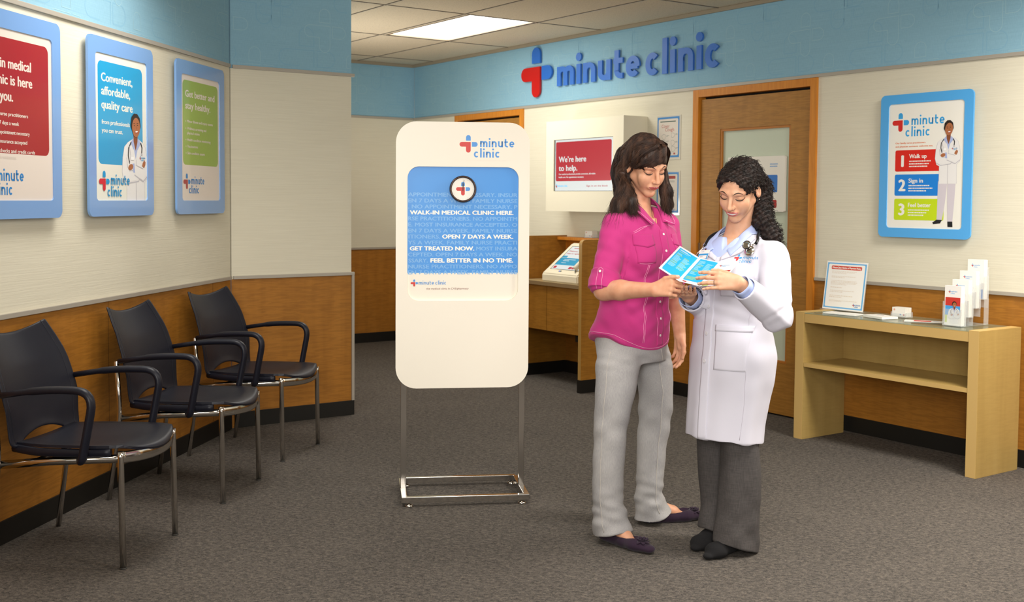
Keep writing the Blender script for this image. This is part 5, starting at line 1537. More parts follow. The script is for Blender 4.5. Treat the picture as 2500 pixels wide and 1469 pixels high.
    # curved shirt tail
    def tail(x, y, z):
        u = (x+0.02)*M3[0][0]+y*M3[1][0]; v = (x+0.02)*M3[0][1]+y*M3[1][1]
        return z-(0.812+0.055*np.clip(np.abs(u)/0.18, 0, 1)**3.0-0.010*np.clip(-v/0.12, 0, 1))
    S.op(tail, (-0.3, -0.3, 0.7), (0.3, 0.3, 0.9), 0.004, 'c')
    V, F = S.surface(); del S
    V = relax(V, F, 2, 0.5); N_ = vnormals(V, F)
    t1, d1 = seg_param(V, sh_r, el_r); t2, d2 = seg_param(V, sh_l, el_l)
    arm = np.maximum((d1 < .075)*sstep(.0, .35, t1), (d2 < .072)*sstep(0, .35, t2))
    dis = (1-arm)*(waves(V, [((1, 0.3, 1.6), .085, .0020, 0), ((-.8, .5, 1.3), .11, .0022, 1), ((.3, .8, -1.2), .052, .0011, 2), ((1, 1, .2), .13, .0020, 4), ((1.2, -.3, .9), .06, .0012, 3)])*(0.5+1.2*np.exp(-((V[:, 2]-.98)/.12)**2)))
    dis += arm*waves(V, [((.5, .3, 1), .050, .0012, 0), ((.9, -.3, 1), .085, .0020, 1), ((-.9, .8, .7), .062, .0014, 3)])
    for k_ in range(3): dis += 0.004*gauss(V, np.array(sh_r)+np.array((.075, .01-.0*k_, -.10-.045*k_)), .03)*np.sin(V[:, 2]*160+V[:, 0]*90)
    V = V+N_*dis[:, None]
    shirt = to_obj('shirt', V, F, SHM, t); st = bvh_of(shirt)
    MF = Matrix.Translation((0.014, 0, 0)) @ Rb; FS_ = Front(st, MF)
    TH = mat('stitch_pale_pink', '#f0a3c6', 0.7)
    bm = NB()
    def ln(pts, sub=6): FS_.tube(bm, pts, 0.0009, 0.0006, sub, 4)
    for x in (-0.012, 0.026):
        ln([(x, 1.29), (x-.002, 1.12), (x, 1.0), (x-.002, 0.9), (x, 0.822)], 10)
    for s, o in ((-1, 0.0), (1, 0.004)):
        x0, x1 = s*0.060+o, s*0.135+o
        ln([(x0, 1.280), (x1, 1.270)], 14); ln([(x0, 1.28), (x0, 1.245), ((x0+x1)/2, 1.235), (x1, 1.237), (x1, 1.27)], 6)
        ln([(x0+s*.003, 1.24), (x0+s*.003, 1.178), (x0+s*.014, 1.165), (x1-s*.016, 1.162), (x1-s*.003, 1.172), (x1-s*.003, 1.235)], 6)
        for dd in (0, .006):
            ln([((x0+x1)/2+dd, 1.158), (s*.083+dd, 1.02), (s*.088+dd, .93), (s*.095+dd, .835)], 8)
            ln([(s*.06+dd, 1.318), (s*.10, 1.302+dd), (s*.135, 1.285+dd)], 8)
    from_bm('stitching', bm, TH, shirt)
    # hem stitching follows the tail edge
    bm = NB(); P = []
    for i in range(0, 73):
        a = 2*PI*i/72; u = 0.19*math.sin(a); v = -0.15*math.cos(a)
        dirv = Rb.to_3x3() @ Vector((math.sin(a), -math.cos(a), 0)); zz = 0.812+0.055*min(1, abs(u)/0.18)**3-0.010*max(0, min(1, -v/0.12))+.008
        h = st.ray_cast(Vector((-.02, 0, zz))+dirv*.5, -dirv)
        if h[0] is not None: P.append(h[0]+dirv*.0008)
    tube(bm, P, .0010, 4, closed=True); from_bm('hem_stitching', bm, TH, shirt)
    bm = NB()
    for s in (-1, 1):
        x0, x1 = (0.064, 0.139) if s > 0 else (-0.135, -0.060)
        FS_.patch(bm, lambda u, v: (lerp(x0, x1, u), lerp(1.165, 1.270, v)), 14, 16, 0.0016, skirt=.003)
        FS_.patch(bm, lambda u, v: (lerp(x0-.003, x1+.003, u), lerp(1.237-0.010*(1-abs(u*2-1)), 1.280, v)), 14, 6, 0.0034, skirt=.004)
    FS_.patch(bm, lambda u, v: (lerp(-0.014, 0.028, u), lerp(0.818, 1.298, v)), 6, 60, 0.0018, skirt=.003)
    bmesh.ops.recalc_face_normals(bm, faces=bm.faces)
    islands('placket', bm, SHM, shirt, None, ['pocket', 'pocket_flap', 'pocket', 'pocket_flap'])
    for z in (1.280, 1.212, 1.142, 1.07, 1.0, 0.93, .86):
        p, n = FS_.p(0.007, z, 0.0022)
        bm = NB(); lathe(bm, [(0.0052, 0.0), (0.0056, 0.0015), (0.0042, 0.0024), (0.003, 0.0018)], (0, 0, 0), 'z', 14)
        from_bm('button', bm, mat('button_pearl', '#efe6e2', .3), shirt, Matrix.Translation(p) @ n.to_track_quat('Z', 'Y').to_matrix().to_4x4())
    # sleeve tab button on the near cuff
    p = Vector(sh_r).lerp(Vector(el_r), 0.72); h = st.ray_cast(p+Vector((-.25, -.45, 0.03)), Vector((.25, .45, -.03)).normalized())
    if h[0]:
        bm = NB(); lathe(bm, [(0.0052, 0.0), (0.0056, 0.0018), (0.0042, 0.0026), (0.003, 0.002)], (0, 0, 0), 'z', 14)
        from_bm('button', bm, mat('button_pearl', '#efe6e2', .3), shirt, Matrix.Translation(h[0]+h[1]*.001) @ h[1].to_track_quat('Z', 'Y').to_matrix().to_4x4())
        bm = NB(); MS = Matrix.Translation(p) @ Vector((-.25, -.45, .0)).normalized().to_track_quat('-Y', 'Z').to_matrix().to_4x4(); FT = Front(st, MS)
        for x in (-.011, .011): FT.tube(bm, [(x, .012), (x, -.03), (x*.9, -.085)], .0009, .0006, 8, 4)
        FT.tube(bm, [(-.011, .012), (0, .018), (.011, .012)], .0009, .0006, 6, 4)
        from_bm('cuff_stitching', bm, TH, shirt)
    # collar
    bm = NB(); B = lambda x, y, z: tuple(Rb @ Vector((x, y, z)) + Vector((0.014, 0, 0)))
    for s in (-1, 1):
        a = [B(0, .074, 1.452), B(s*.040, .060, 1.450), B(s*.062, .022, 1.440), B(s*.060, -.026, 1.412), B(s*.044, -.068, 1.372), B(s*.026, -.098, 1.328)]
        b = [B(0, .098, 1.405), B(s*.060, .080, 1.405), B(s*.094, .028, 1.402), B(s*.098, -.034, 1.385), B(s*.092, -.080, 1.362), B(s*.070, -.128, 1.318)]
        collar(bm, a, b, tree=st, lift=.005)
    bmesh.ops.remove_doubles(bm, verts=bm.verts, dist=.0008); from_bm('collar', bm, SHM, shirt)
    bm = NB()
    for s in (-1, 1):
        b = [B(0, .1005, 1.411), B(s*.060, .084, 1.411), B(s*.096, .031, 1.408), B(s*.099, -.036, 1.390), B(s*.091, -.084, 1.366), B(s*.069, -.129, 1.326), B(s*.034, -.102, 1.340)]
        tube(bm, [outside(st, q, .0085) for q in smooth_path(b, 8)], .0009, 4)
    from_bm('collar_stitching', bm, TH, shirt)
    # necklace
    bm = NB(); P = []
    for i in range(21):
        a = i/20*2-1; P.append(FH.t.ray_cast(MF @ Vector((a*.038, -.5, 1.318+.075*abs(a)**1.3)), (Rb.to_3x3() @ Vector((0, 1, 0))))[0])
    P = [p+Rb.to_3x3() @ Vector((0, -.0015, 0)) for p in P if p]
    if len(P) > 3:
        tube(bm, P, .0008, 5)
        for k in range(0, len(P), 4): bmesh.ops.create_icosphere(bm, subdivisions=1, radius=.0024, matrix=Matrix.Translation(P[k]))
        from_bm('necklace', bm, mat('silver_chain', '#c9c4bc', .2, 1.0), t)
    # --- jeans
    JM = mat('grey_denim', '#aaa8a6', 0.85)
    n1_ = noise(JM, tex_coord(JM, (700, 700, 60)), 1.0, 3); n2_ = noise(JM, tex_coord(JM, (6, 6, 2.0)), 1.0, 3)
    base(JM, mixc(JM, 0.5, ramp(JM, n1_, [(0.3, '#8f8d90'), (0.7, '#b8b5b2')]), ramp(JM, n2_, [(0.35, '#979596'), (0.65, '#b5b2af')])))
    bump(JM, n1_, 0.3, 0.001)
    S = Solid(axis(-0.24, 0.30, 0.0034), axis(-0.34, 0.34, 0.0034), axis(-0.002, 0.94, 0.0034))
    S.stack([(0.745, -.008, .005, .155, .112, ph), (0.80, -.016, .0, .166, .128, ph), (0.86, -.02, 0, .166, .128, ph), (0.93, -.014, 0, .150, .112, ph)], 0.02, ex=2.2)
    legR = [(0.845, .482, 4.685, .085, .085), (.765, .462, 4.665, .092, .093), (.642, .449, 4.64, .083, .088), (.49, .429, 4.63, .069, .074), (.40, .425, 4.628, .066, .070), (.307, .421, 4.632, .064, .070), (.173, .423, 4.636, .064, .070), (.09, .434, 4.632, .077, .073), (.028, .447, 4.620, .092, .076)]
    legL = [(0.845, .585, 4.82, .085, .085), (.765, .615, 4.845, .086, .09), (.60, .645, 4.88, .075, .085), (.43, .643, 4.90, .070, .076), (.37, .636, 4.90, .066, .072), (.235, .631, 4.905, .060, .072), (.11, .630, 4.91, .064, .074), (.05, .650, 4.917, .086, .076), (.018, .662, 4.92, .098, .080)]
    for leg, an in ((legR, -38), (legL, 10)): S.stack([(z, x-O.x, y-O.y, rx, ry, an) for z, x, y, rx, ry in leg], 0.014)
    # slanted hems
    for (cx, cy, z0, dx, dy) in ((.440, 4.63, .032, .55, -.83), (.650, 4.917, .030, .97, .22)):
        cx -= O.x; cy -= O.y
        def hem(x, y, z, cx=cx, cy=cy, z0=z0, dx=dx, dy=dy): 
            q = (x-cx)*dx+(y-cy)*dy; return np.maximum(z-(z0+0.32*q), np.sqrt((x-cx)**2+(y-cy)**2)-.13)
        S.op(hem, (cx-.14, cy-.14, -.02), (cx+.14, cy+.14, .12), 0.003, 'c')
    V, F = S.surface(); del S
    V = relax(V, F, 2, 0.5); N_ = vnormals(V, F); z = V[:, 2]
    dis = waves(V, [((1, .2, 1.1), .10, .0016, 0), ((-.7, .7, 1.2), .075, .0014, 2)])*(0.4+sstep(.35, .0, z)*1.2+np.exp(-((z-.48)/.06)**2)*1.0)
    dis += waves(V, [((.3, .2, 1), .045, .0016, 1), ((-.4, .1, 1), .06, .0018, 1.5)])*(np.exp(-((z-.14)/.07)**2)+0.8*np.exp(-((z-.76)/.04)**2))
    V = V+N_*dis[:, None]
    jeans = to_obj('jeans', V, F, JM, t); jt = bvh_of(jeans)
    bm = NB()
    seam_m = mat('denim_seam', '#c9c3bb', .8)
    for leg, sx in ((legR, -0.6), (legL, 0.15)):
        P = []
        for i in range(60):
            zz = lerp(.06, .80, i/59); cx = float(np.interp(-zz, [-r[0] for r in leg], [r[1] for r in leg]))-O.x; cy = float(np.interp(-zz, [-r[0] for r in leg], [r[2] for r in leg]))-O.y
            dv = Vector((-.55, -.84, 0)) if leg is legR else Vector((.25, -.97, 0))
            h = jt.ray_cast(Vector((cx, cy, zz))+dv*.3, -dv)
            if h[0]: P.append(h[0]+dv*.0005)
        tube(bm, P, .0013, 4)
    islands('seam', bm, seam_m, jeans)
    # --- shoes
    SUE = cell_cloth('purple_suede', '#2d1b2f', 0.95, 400, .3, .1, .2, '#201222')
    for an, toe in ((an_r, toe_r), (an_l, toe_l)):
        a = Vector(an); b = Vector(toe); d = (b-a); d.z = 0; ln_ = d.length; d.normalize(); s = Vector((-d.y, d.x, 0))
        heel = Vector((a.x, a.y, 0))-d*.018
        X0, Y0 = min(heel.x, b.x)-.06, min(heel.y, b.y)-.06
        S = Solid(axis(X0, max(heel.x, b.x)+.06, .0025), axis(Y0, max(heel.y, b.y)+.06, .0025), axis(-.004, .10, .0025))
        U = (0, 0, 1)
        S.cone(heel+Vector((0, 0, .028)), heel+d*.11+Vector((0, 0, .024)), .034, .036, .01, flat=(U, .9)); S.cone(heel+d*.11+Vector((0, 0, .024)), heel+d*.17+Vector((0, 0, .026)), .037, .043, .012, flat=(U, .68))
        S.cone(heel+d*.17+Vector((0, 0, .024)), heel+d*(ln_+.038)+Vector((0, 0, .020)), .043, .026, .012, flat=(U, .62))
        S.ell(heel+d*.098+Vector((0, 0, .068)), (.100, .033, .046), Matrix((d, s, Vector((0, 0, 1)))).transposed(), .003, 'c')
        S.half((0, 0, .001), (0, 0, -1), (-9, -9, -9), (9, 9, 9))
        V, F = S.surface(); V = relax(V, F, 1, .5); sh = to_obj('shoe', V, F, SUE, t); tr_ = bvh_of(sh)
        bm = NB(); c = heel+d*(ln_+.004); h = tr_.ray_cast(c+Vector((0, 0, .2)), Vector((0, 0, -1))); c = h[0] if h[0] else c+Vector((0, 0, .045)); R = random.Random(3)
        for ring, (n_, r_, up) in enumerate(((8, .034, .003), (7, .025, .008), (5, .014, .012))):
            for k in range(n_):
                an_ = 2*PI*k/n_+ring*.4; dv = Vector((math.cos(an_), math.sin(an_), 0)); sv = Vector((-dv.y, dv.x, 0))
                g = []
                for i in range(5):
                    u = i/4; w = .0105*math.sin(PI*(.15+.8*u))
                    g.append([c+dv*(r_*u)+sv*(w*q)+Vector((0, 0, up*(0.3+u*.9)*(1-.3*q*q)-.010*u*u*(ring == 0))) for q in (-1, -.5, 0, .5, 1)])
                shell(bm, g, .0012)
        bmesh.ops.recalc_face_normals(bm, faces=bm.faces)
        bl = from_bm('flower_trim', bm, SUE, sh)
    # --- hair
    HM = mat('brown_hair', '#3a241a', 0.55, spec=0.4)
    nh = noise(HM, tex_coord(HM, (45, 45, 5)), 1.0, 2, .5, .3); base(HM, ramp(HM, nh, [(0.3, '#221611'), (0.5, '#35231a'), (0.72, '#54392a')]))
    R3 = H.to_3x3(); P = lambda *q: H @ Vector(q)
    S = Solid(axis(-0.16, 0.18, .003), axis(-0.20, 0.20, .003), axis(1.28, 1.70, .003))
    S.ell(P(0, .022, .036), (.080, .102, .092), R3, .01); S.ell(P(-.004, -.018, .045), (.073, .080, .064), R3, .015)
    S.ell(P(0, .045, -.02), (.076, .066, .085), R3, .02)
    Wd = lambda x, y, z: Vector((x, y, z))
    c0 = P(0, .02, 0)
    # falls: her right (image left) side and back, her left side; drop vertically under gravity
    fallR = [P(-.076, .035, .02), P(-.080, .045, -.05), Vector(L(.478, 4.69, 1.455)), Vector(L(.448, 4.66, 1.385)), Vector(L(.424, 4.63, 1.315))]
    fallB = [P(-.03, .10, 0), P(-.03, .10, -.07), Vector(L(.49, 4.80, 1.43)), Vector(L(.47, 4.76, 1.37))]
    fallM = [P(-.078, .040, -.02), P(-.080, .030, -.080), Vector(L(.500, 4.655, 1.400)), Vector(L(.508, 4.640, 1.358))]
    fallL = [P(.072, .0, .02), P(.080, -.02, -.04), Vector(L(.655, 4.745, 1.445)), Vector(L(.662, 4.755, 1.385)), Vector(L(.655, 4.76, 1.345))]
    for path, rr in ((fallR, (.008, .014, .026, .026, .010)), (fallB, (.05, .050, .042, .02)), (fallM, (.018, .022, .022, .008)), (fallL, (.016, .018, .020, .017, .006))):
        path[:] = [path[0], path[1]]+[q+Vector((.006, 0, .012)) for q in path[2:]]
        for i in range(len(path)-1): S.cone(path[i], path[i+1], rr[i], rr[i+1], .025)
    # open the face
    S.ell(P(0.012, -.108, -.046), (.066, .080, .088), R3, .010, 'c'); S.ell(P(-.072, -.040, -.036), (.026, .052, .050), R3, .01, 'c')
    S.cone(L(0.575, 4.72, 1.40), L(0.60, 4.58, 1.37), .045, .07, .01, 'c')
    V, F = S.surface(); del S; V = relax(V, F, 2, .5)
    N_ = vnormals(V, F); V = V+N_*waves(V, [((1, .4, .05), .012, .0004, 0), ((.3, 1, .05), .017, .0005, 1), ((1, -.8, .1), .040, .0012, 2)])[:, None]
    hair = to_obj('hair', V, F, HM, t)
    ht = bvh_of(hair)
    R = random.Random(7); bm = NB()
    part = P(.022, -.045, .128)
    def onhair(p, lift):
        h = ht.find_nearest(p); n = (p-h[0]); return h[0]+h[1]*lift
    for path, sp, n_ in ((fallR, .032, 900), (fallB, .05, 240), (fallM, .024, 480), (fallL, .020, 460)):
        for k in range(n_):
            root = P(.02+R.uniform(-.012, .012)+(.03 if path is fallL else -.02)*R.random(), R.uniform(-.06, .07), .13)
            a = R.uniform(0, 2*PI); r = sp*math.sqrt(R.random()); off = Vector((math.cos(a)*r, math.sin(a)*r, R.uniform(-.02, .02)))
            mid = root.lerp(path[0]+off, .45)+(root.lerp(path[0], .45)-c0).normalized()*.012
            mid = mid-off*.3; ctrl = [root, mid]+[q+off*(.35 if i < 2 else 1.0) for i, q in enumerate(path[:-1])]
            e = path[-1]+off*R.uniform(.5, 1.3)+Vector((R.uniform(-.02, .02), R.uniform(-.02, .02), R.uniform(-.03, .015))); ctrl.append(e)
            Q = smooth_path(ctrl, 4); m_ = len(Q); ph_ = R.uniform(0, 6)
            out = []
            lf_ = R.uniform(.0002, .0022)
            for i, q in enumerate(Q):
                u = i/(m_-1)
                if u < .8: q = onhair(q, lf_+.003*u*u)
                w = Vector((math.sin(ph_+u*9), math.cos(ph_+u*8), 0))*.004*u
                out.append(q+w)
            strand_mesh(bm, out, R.uniform(.0006, .0013))
    # fringe swept from the parting across the forehead
    for k in range(620):
        q = R.random(); root = P(.034-.010*R.random(), -.030-.045*q, .122-.012*q)
        x_e = lerp(-.078, .014, R.random()); z_e = .034+.012*(x_e+.078)/.09+R.uniform(-.005, .008)
        yf = lambda x: -.098+.9*abs(x)**1.35
        m1 = P(lerp(.034, x_e, .30), yf(lerp(.034, x_e, .3))+.012, .104); m2 = P(lerp(.034, x_e, .70), yf(lerp(.034, x_e, .7))-.002, .070+.01*q)
        e = P(x_e-.004, yf(x_e), z_e)
        pts = [root, m1, m2, e]
        if x_e < -.045: pts.append(P(x_e-.008, yf(x_e)+.03, z_e-.030))
        strand_mesh(bm, smooth_path(pts, 5), R.uniform(.0007, .0015))
    for k in range(420):
        q = R.random(); root = P(.030-.014*R.random(), -.01-.05*q, .124-.006*q); x_e = lerp(-.086, -.040, R.random())
        m1 = P(lerp(.03, x_e, .45), -.068+.02*q, .114-.006*q); m2 = P(lerp(.03, x_e, .85), -.068+.03*q, .082); e = P(x_e, -.060+.03*q+.3*abs(x_e+.04), .034+R.uniform(-.008, .01))
        strand_mesh(bm, smooth_path([root, m1, m2, e, P(x_e-.004, -.035+.04*q, -.002)], 5), R.uniform(.0007, .0015))
    for k in range(260):   # her left side, falling past the cheek
        q = R.random(); root = P(.036, -.03-.04*q, .120); pts = [root, P(.056, -.070+.025*q, .088), P(.070, -.055+.03*q, .035), P(.076, -.045+.04*q, -.03)]
        e = Vector(L(.652, 4.735, 1.43))+Vector((R.uniform(-.016, .02), R.uniform(-.02, .02), 0)); pts += [e, e+Vector((R.uniform(-.01, .025), 0, R.uniform(-.09, -.03)))]
        strand_mesh(bm, smooth_path(pts, 5), R.uniform(.0006, .0013))
    from_bm('hair_strands', bm, HM, hair)
    return t
build_pink()

# ---------------------------------------------------------------- clinician in the white coat
def build_doctor():
    O = Vector((0.90, 4.56, 0)); t = empty('person', O, 'smiling clinician with dark curly hair in long white coat, reading the leaflet', 'person')
    L = lambda x, y, z: (x-O.x, y-O.y, z)
    ph = -50; Rb = Matrix.Rotation(math.radians(ph), 4, 'Z'); R3b = Rb.to_3x3()
    fr = R3b @ Vector((0, -1, 0)); lf = R3b @ Vector((1, 0, 0))
    SK = skin_mat('skin_clinician', '#ddab8c', '#d29c7c')
    sh_l = L(1.033, 4.440, 1.212); sh_r = L(0.852, 4.655, 1.195)
    el_l = L(1.020, 4.285, 0.985); wr_l = L(0.846, 4.130, 1.118)
    el_r = L(0.815, 4.665, 0.985); wr_r = L(0.716, 4.465, 1.040)
    H = head_matrix(L(0.918, 4.505, 1.468), -36, 27, 6)
    Z = np.concatenate([axis(-0.01, 0.86, 0.008), axis(0.87, 1.60, 0.0023)])
    S = Solid(axis(-0.26, 0.26, 0.0023), axis(-0.50, 0.22, 0.0023), Z)
    head(S, H, 1)
    nk = H @ Vector((0, 0.030, -0.068)); nb = Vector(L(0.920, 4.578, 1.240))
    S.cone(nb, nk, 0.052, 0.046, 0.02); S.cone(nb, sh_l, .042, .038, .03); S.cone(nb, sh_r, .042, .038, .03)
    S.stack([(0.80, .0, .0, .12, .09, ph), (0.93, 0.0, 0, .105, .08, ph), (1.05, 0, 0, .12, .09, ph), (1.14, 0.005, 0, .130, .088, ph), (1.20, 0.008, 0, .122, .082, ph), (1.265, 0.015, 0.01, .075, .055, ph)], 0.02)
    for a, b, ra, rb in ((sh_l, el_l, .040, .036), (sh_r, el_r, .040, .036), (el_l, wr_l, .036, .026), (el_r, wr_r, .036, .026)): S.cone(a, b, ra, rb, 0.02)
    # left hand in front of the leaflet, back of hand to the room
    tl = hand(S, wr_l, (-0.95, -0.02, 0.12), (0.05, -0.95, 0.30), (0.05, 0.25, 0.95), [(20, 18, 10), (22, 20, 12), (20, 20, 12), (16, 18, 12)], [(0.75, -0.55, 0.5), (0.9, -0.5, 0.3), (0.95, -0.35, 0.1)], 0.90, 0.05)
    # right hand under the leaflet
    tr = hand(S, wr_r, (-0.15, -0.92, 0.24), (0.0, -0.25, -0.95), (-0.95, 0.2, 0.0), [(6, 10, 5), (6, 10, 5), (6, 10, 5), (6, 10, 5)], [(0.75, 0.1, 0.6), (0.9, 0.0, 0.4), (0.95, 0.0, 0.2)], 0.82)
    hp = [(L(0.955, 4.53, 0.80), L(0.940, 4.53, 0.42), L(0.922, 4.525, 0.07)), (L(0.87, 4.62, 0.80), L(0.865, 4.63, 0.42), L(0.872, 4.635, 0.07))]
    toes = [L(0.806, 4.415, 0.02), L(0.772, 4.520, 0.02)]
    for (a, b, c), te in zip(hp, toes):
        S.cone(a, b, .06, .042, .02); S.cone(b, c, .042, .034, .02); c = Vector(c); te = Vector(te); m = c.lerp(te, .5); m.z = .045
        m.z = .030; S.cone(c, m, .028, .018, .02); S.cone(m, c.lerp(te, .75), .018, .012, .02, flat=((0, 0, 1), .6))
    V, F = S.surface(); V = relax(V, F, 2, .4); del S
    body = to_obj('body', V, F, SK, t); FH = Front(bvh_of(body), H)
    face_details(FH, t, 'clinician', 1.0, '#b95a58', '#3a261c')
    bm = NB(); nails(bm, tl, (0, 1, 2, 3)); islands('fingernail', bm, mat('nail', '#e6bfae', .25), t)
    bm = NB()
    for s in (-1, 1): bmesh.ops.create_uvsphere(bm, u_segments=8, v_segments=6, radius=.0028, matrix=H @ Matrix.Translation((s*.0815, .000, -.038)))
    islands('earring', bm, mat('silver_chain', '#c9c4bc', .2, 1.0), t)
    # ring on the ring finger of the left hand
    q, v = Vector(wr_l), Vector((-0.95, -0.02, 0.12)).normalized(); n = Vector((0.05, -0.95, 0.30)); n = (n-v*n.dot(v)).normalized(); s_ = Vector((.05, .25, .95)); s_ = (s_-v*s_.dot(v)-n*s_.dot(n)).normalized()
    c = q+s_*(-.010*.9)+v*(.083*.9)+n*.002; vv = (v*math.cos(math.radians(20))-n*math.sin(math.radians(20))).normalized(); c = c+vv*.016
    nn = (n-vv*n.dot(vv)).normalized(); bm = NB(); tube(bm, [c+(nn*math.cos(a)+s_*math.sin(a))*.0100 for a in [2*PI*i/18 for i in range(18)]], .0013, 6, closed=True)
    bmesh.ops.create_icosphere(bm, subdivisions=1, radius=.003, matrix=Matrix.Translation(c+nn*.0125))
    from_bm('ring', bm, mat('silver_chain', '#c9c4bc', .2, 1.0), t)
    # --- pale blue shirt showing at the neck and cuffs
    BS = cell_cloth('pale_blue_cotton', '#b3c2ee', .8, 600, .2, .1, .15, '#a3b3e2')
    S = Solid(axis(-0.20, 0.20, .003), axis(-0.22, .20, .003), axis(1.0, 1.33, .003))
    S.stack([(1.02, .0, 0, .140, .105, ph), (1.14, 0.005, 0, .148, .112, ph), (1.20, 0.008, 0, .138, .107, ph), (1.245, .012, .0, .105, .088, ph), (1.275, 0.015, 0.0, .07, .065, ph)], .02)
    S.cone(Vector(L(.910, 4.575, 1.22)), nk, .050, .056, .005, 'c')
    M3 = np.array(R3b); 
    def wedge(x, y, z):
        u = x*M3[0][0]+y*M3[1][0]; v = x*M3[0][1]+y*M3[1][1]
        return np.maximum(np.maximum(np.abs(u-.030)-0.036*(z-1.225)/0.07, v+0.02), -(z-1.215))*.8
    S.op(wedge, (-.2, -.3, 1.1), (.2, .2, 1.4), .004, 'c')
    V, F = S.surface(); del S; V = relax(V, F, 2, .5); ish = to_obj('inner_shirt', V, F, BS, t)
    # cuffs
    bm = NB()
    for w, e, c0, c1, r in ((wr_l, el_l, .010, .065, .036), (wr_r, el_r, .000, .07, .040)):
        w, e = Vector(w), Vector(e); d = (e-w).normalized()
        P = [w+d*lerp(c0, c1, i/4) for i in range(5)]; up = Vector((0, 0, 1)); q1 = (up-d*up.dot(d)).normalized(); q2 = d.cross(q1)
        g = [[p+(q1*math.cos(2*PI*k/28)+q2*math.sin(2*PI*k/28))*(r+.0012*math.sin(5*2*PI*k/28)) for k in range(29)] for p in P]
        shell(bm, g, .002)
    bmesh.ops.recalc_face_normals(bm, faces=bm.faces)
    islands('shirt_cuff', bm, BS, ish)
    # --- white coat
    CM = cell_cloth('white_coat_cloth', '#dcdae6', .8, 700, .15, .05, .12, '#cfccda')
    S = Solid(axis(-0.30, 0.30, 0.0032), axis(-0.48, 0.32, 0.0032), axis(0.42, 1.36, 0.0032))
    rows = [(z, cx-O.x, .0, rx, ry, ph) for z, cx, rx, ry in ((.425, .886, .158, .142), (.52, .890, .160, .143), (.62, .900, .168, .145), (.72, .910, .178, .148), (.80, .915, .180, .146), (.87, .911, .168, .138), (.94, .906, .155, .126), (1.0, .905, .152, .122), (1.07, .905, .158, .127), (1.13, .906, .166, .132), (1.17, .914, .154, .126), (1.21, .922, .138, .110), (1.245, .924, .112, .088), (1.272, .924, .08, .062))]
    S.stack(rows, .02, ex=2.25)
    for s in (-1, 1): S.ell(Vector((0.006, 0, 1.105))+lf*(s*0.07)+fr*0.085, (.056, .046, .058), R3b, .04)
    S.cone(nb+Vector((0, 0, .010)), Vector(sh_l)+Vector((.004, -.004, -.002)), .040, .050, .03); S.cone(nb+Vector((0, 0, .010)), Vector(sh_r)+Vector((-.002, .002, -.002)), .040, .048, .03)
    a, b, c = Vector(sh_l)+Vector((.012, -.006, -.01)), Vector(el_l)+Vector((.004, 0, 0)), Vector(wr_l)+(Vector(el_l)-Vector(wr_l)).normalized()*.038
    S.cone(a, b, .060, .060, .02); S.cone(b, c, .060, .047, .012, cut=False)
    S.half(c, c-b, (c.x-.07, c.y-.09, c.z-.08), (c.x+.035, c.y+.08, c.z+.075))
    a2, b2, c2 = Vector(sh_r)+Vector((-.006, .006, -.01)), Vector(el_r), Vector(wr_r)+(Vector(el_r)-Vector(wr_r)).normalized()*.04
    S.cone(a2, b2, .056, .056, .02); S.cone(b2, c2, .056, .054, .012)
    S.half(c2, c2-b2, (c2.x-.08, c2.y-.08, c2.z-.08), (c2.x+.07, c2.y+.02, c2.z+.08))
    for cc, bb, rr in ((c, b, .040), (c2, b2, .047)): S.cone(cc+(cc-bb).normalized()*.03, cc-(cc-bb).normalized()*.05, rr, rr, .003, 'c', cut=True)
    # neck opening and long V
    S.cone(Vector(L(.912, 4.57, 1.19)), nk+Vector((0, 0, .03)), .062, .072, .006, 'c')
    def wedge2(x, y, z):
        u = x*M3[0][0]+y*M3[1][0]; v = x*M3[0][1]+y*M3[1][1]
        return np.maximum(np.maximum(np.abs(u-.028)-0.066*(z-1.200)/0.08, v+0.02), -(z-1.19))*.8
    S.op(wedge2, (-.2, -.3, 1.05), (.2, .2, 1.4), .004, 'c')
    S.half((0, 0, .44), (0, 0, -1), (-9, -9, -9), (9, 9, 9))
    def hemcut(x, y, z):
        v = x*M3[0][1]+y*M3[1][1]; return z-(.452+.05*np.clip(-v, -.15, .15)/.15*.35)
    S.op(hemcut, (-.3, -.3, .40), (.3, .3, .50), .003, 'c')
    V, F = S.surface(); del S; V = relax(V, F, 2, .5); N_ = vnormals(V, F); z = V[:, 2]
    t1, d1 = seg_param(V, a, b); t2, d2 = seg_param(V, b, c); t3, d3 = seg_param(V, a2, b2); t4, d4 = seg_param(V, b2, c2)
    arm = np.clip((d1 < .078)*sstep(.1, .4, t1)+(d2 < .075)*(t2 > -.1)+(d3 < .072)*sstep(.1, .4, t3)+(d4 < .07)*(t4 > -.1), 0, 1)
    th = np.arctan2(V[:, 1], V[:, 0]); low = sstep(.95, .5, z)
    dis = (1-arm)*(low*(.0035*np.sin(th*5+.6+z*2)+.0022*np.sin(th*9+2-z*3))+(1-low)*waves(V, [((1, .2, 1.2), .12, .0016, 0), ((-.6, .8, 1.4), .09, .0013, 1)]))
    dis += (1-arm)*np.exp(-((z-1.0)/.07)**2)*waves(V, [((.4, .2, 1), .05, .0014, 0)])
    el = gauss(V, b, .10)
    fold_ = np.maximum(0, np.sin((V-np.array(b))@np.array((70., -25., 60.))))**2-np.maximum(0, np.sin((V-np.array(b))@np.array((-45., 20., 75.))+1))**3
    dis += arm*(.4+.8*el)*waves(V, [((.9, -.2, 1), .060, .0014, 0), ((-1, .3, .5), .085, .0018, 1)])+arm*el*.0050*fold_
    V = V+N_*dis[:, None]
    coat = to_obj('coat', V, F, CM, t); ct = bvh_of(coat)
    MF = Matrix.Translation((.004, 0, 0)) @ Rb; FC = Front(ct, MF)
    SEAM = mat('coat_seam', '#d3cfdb', .8)
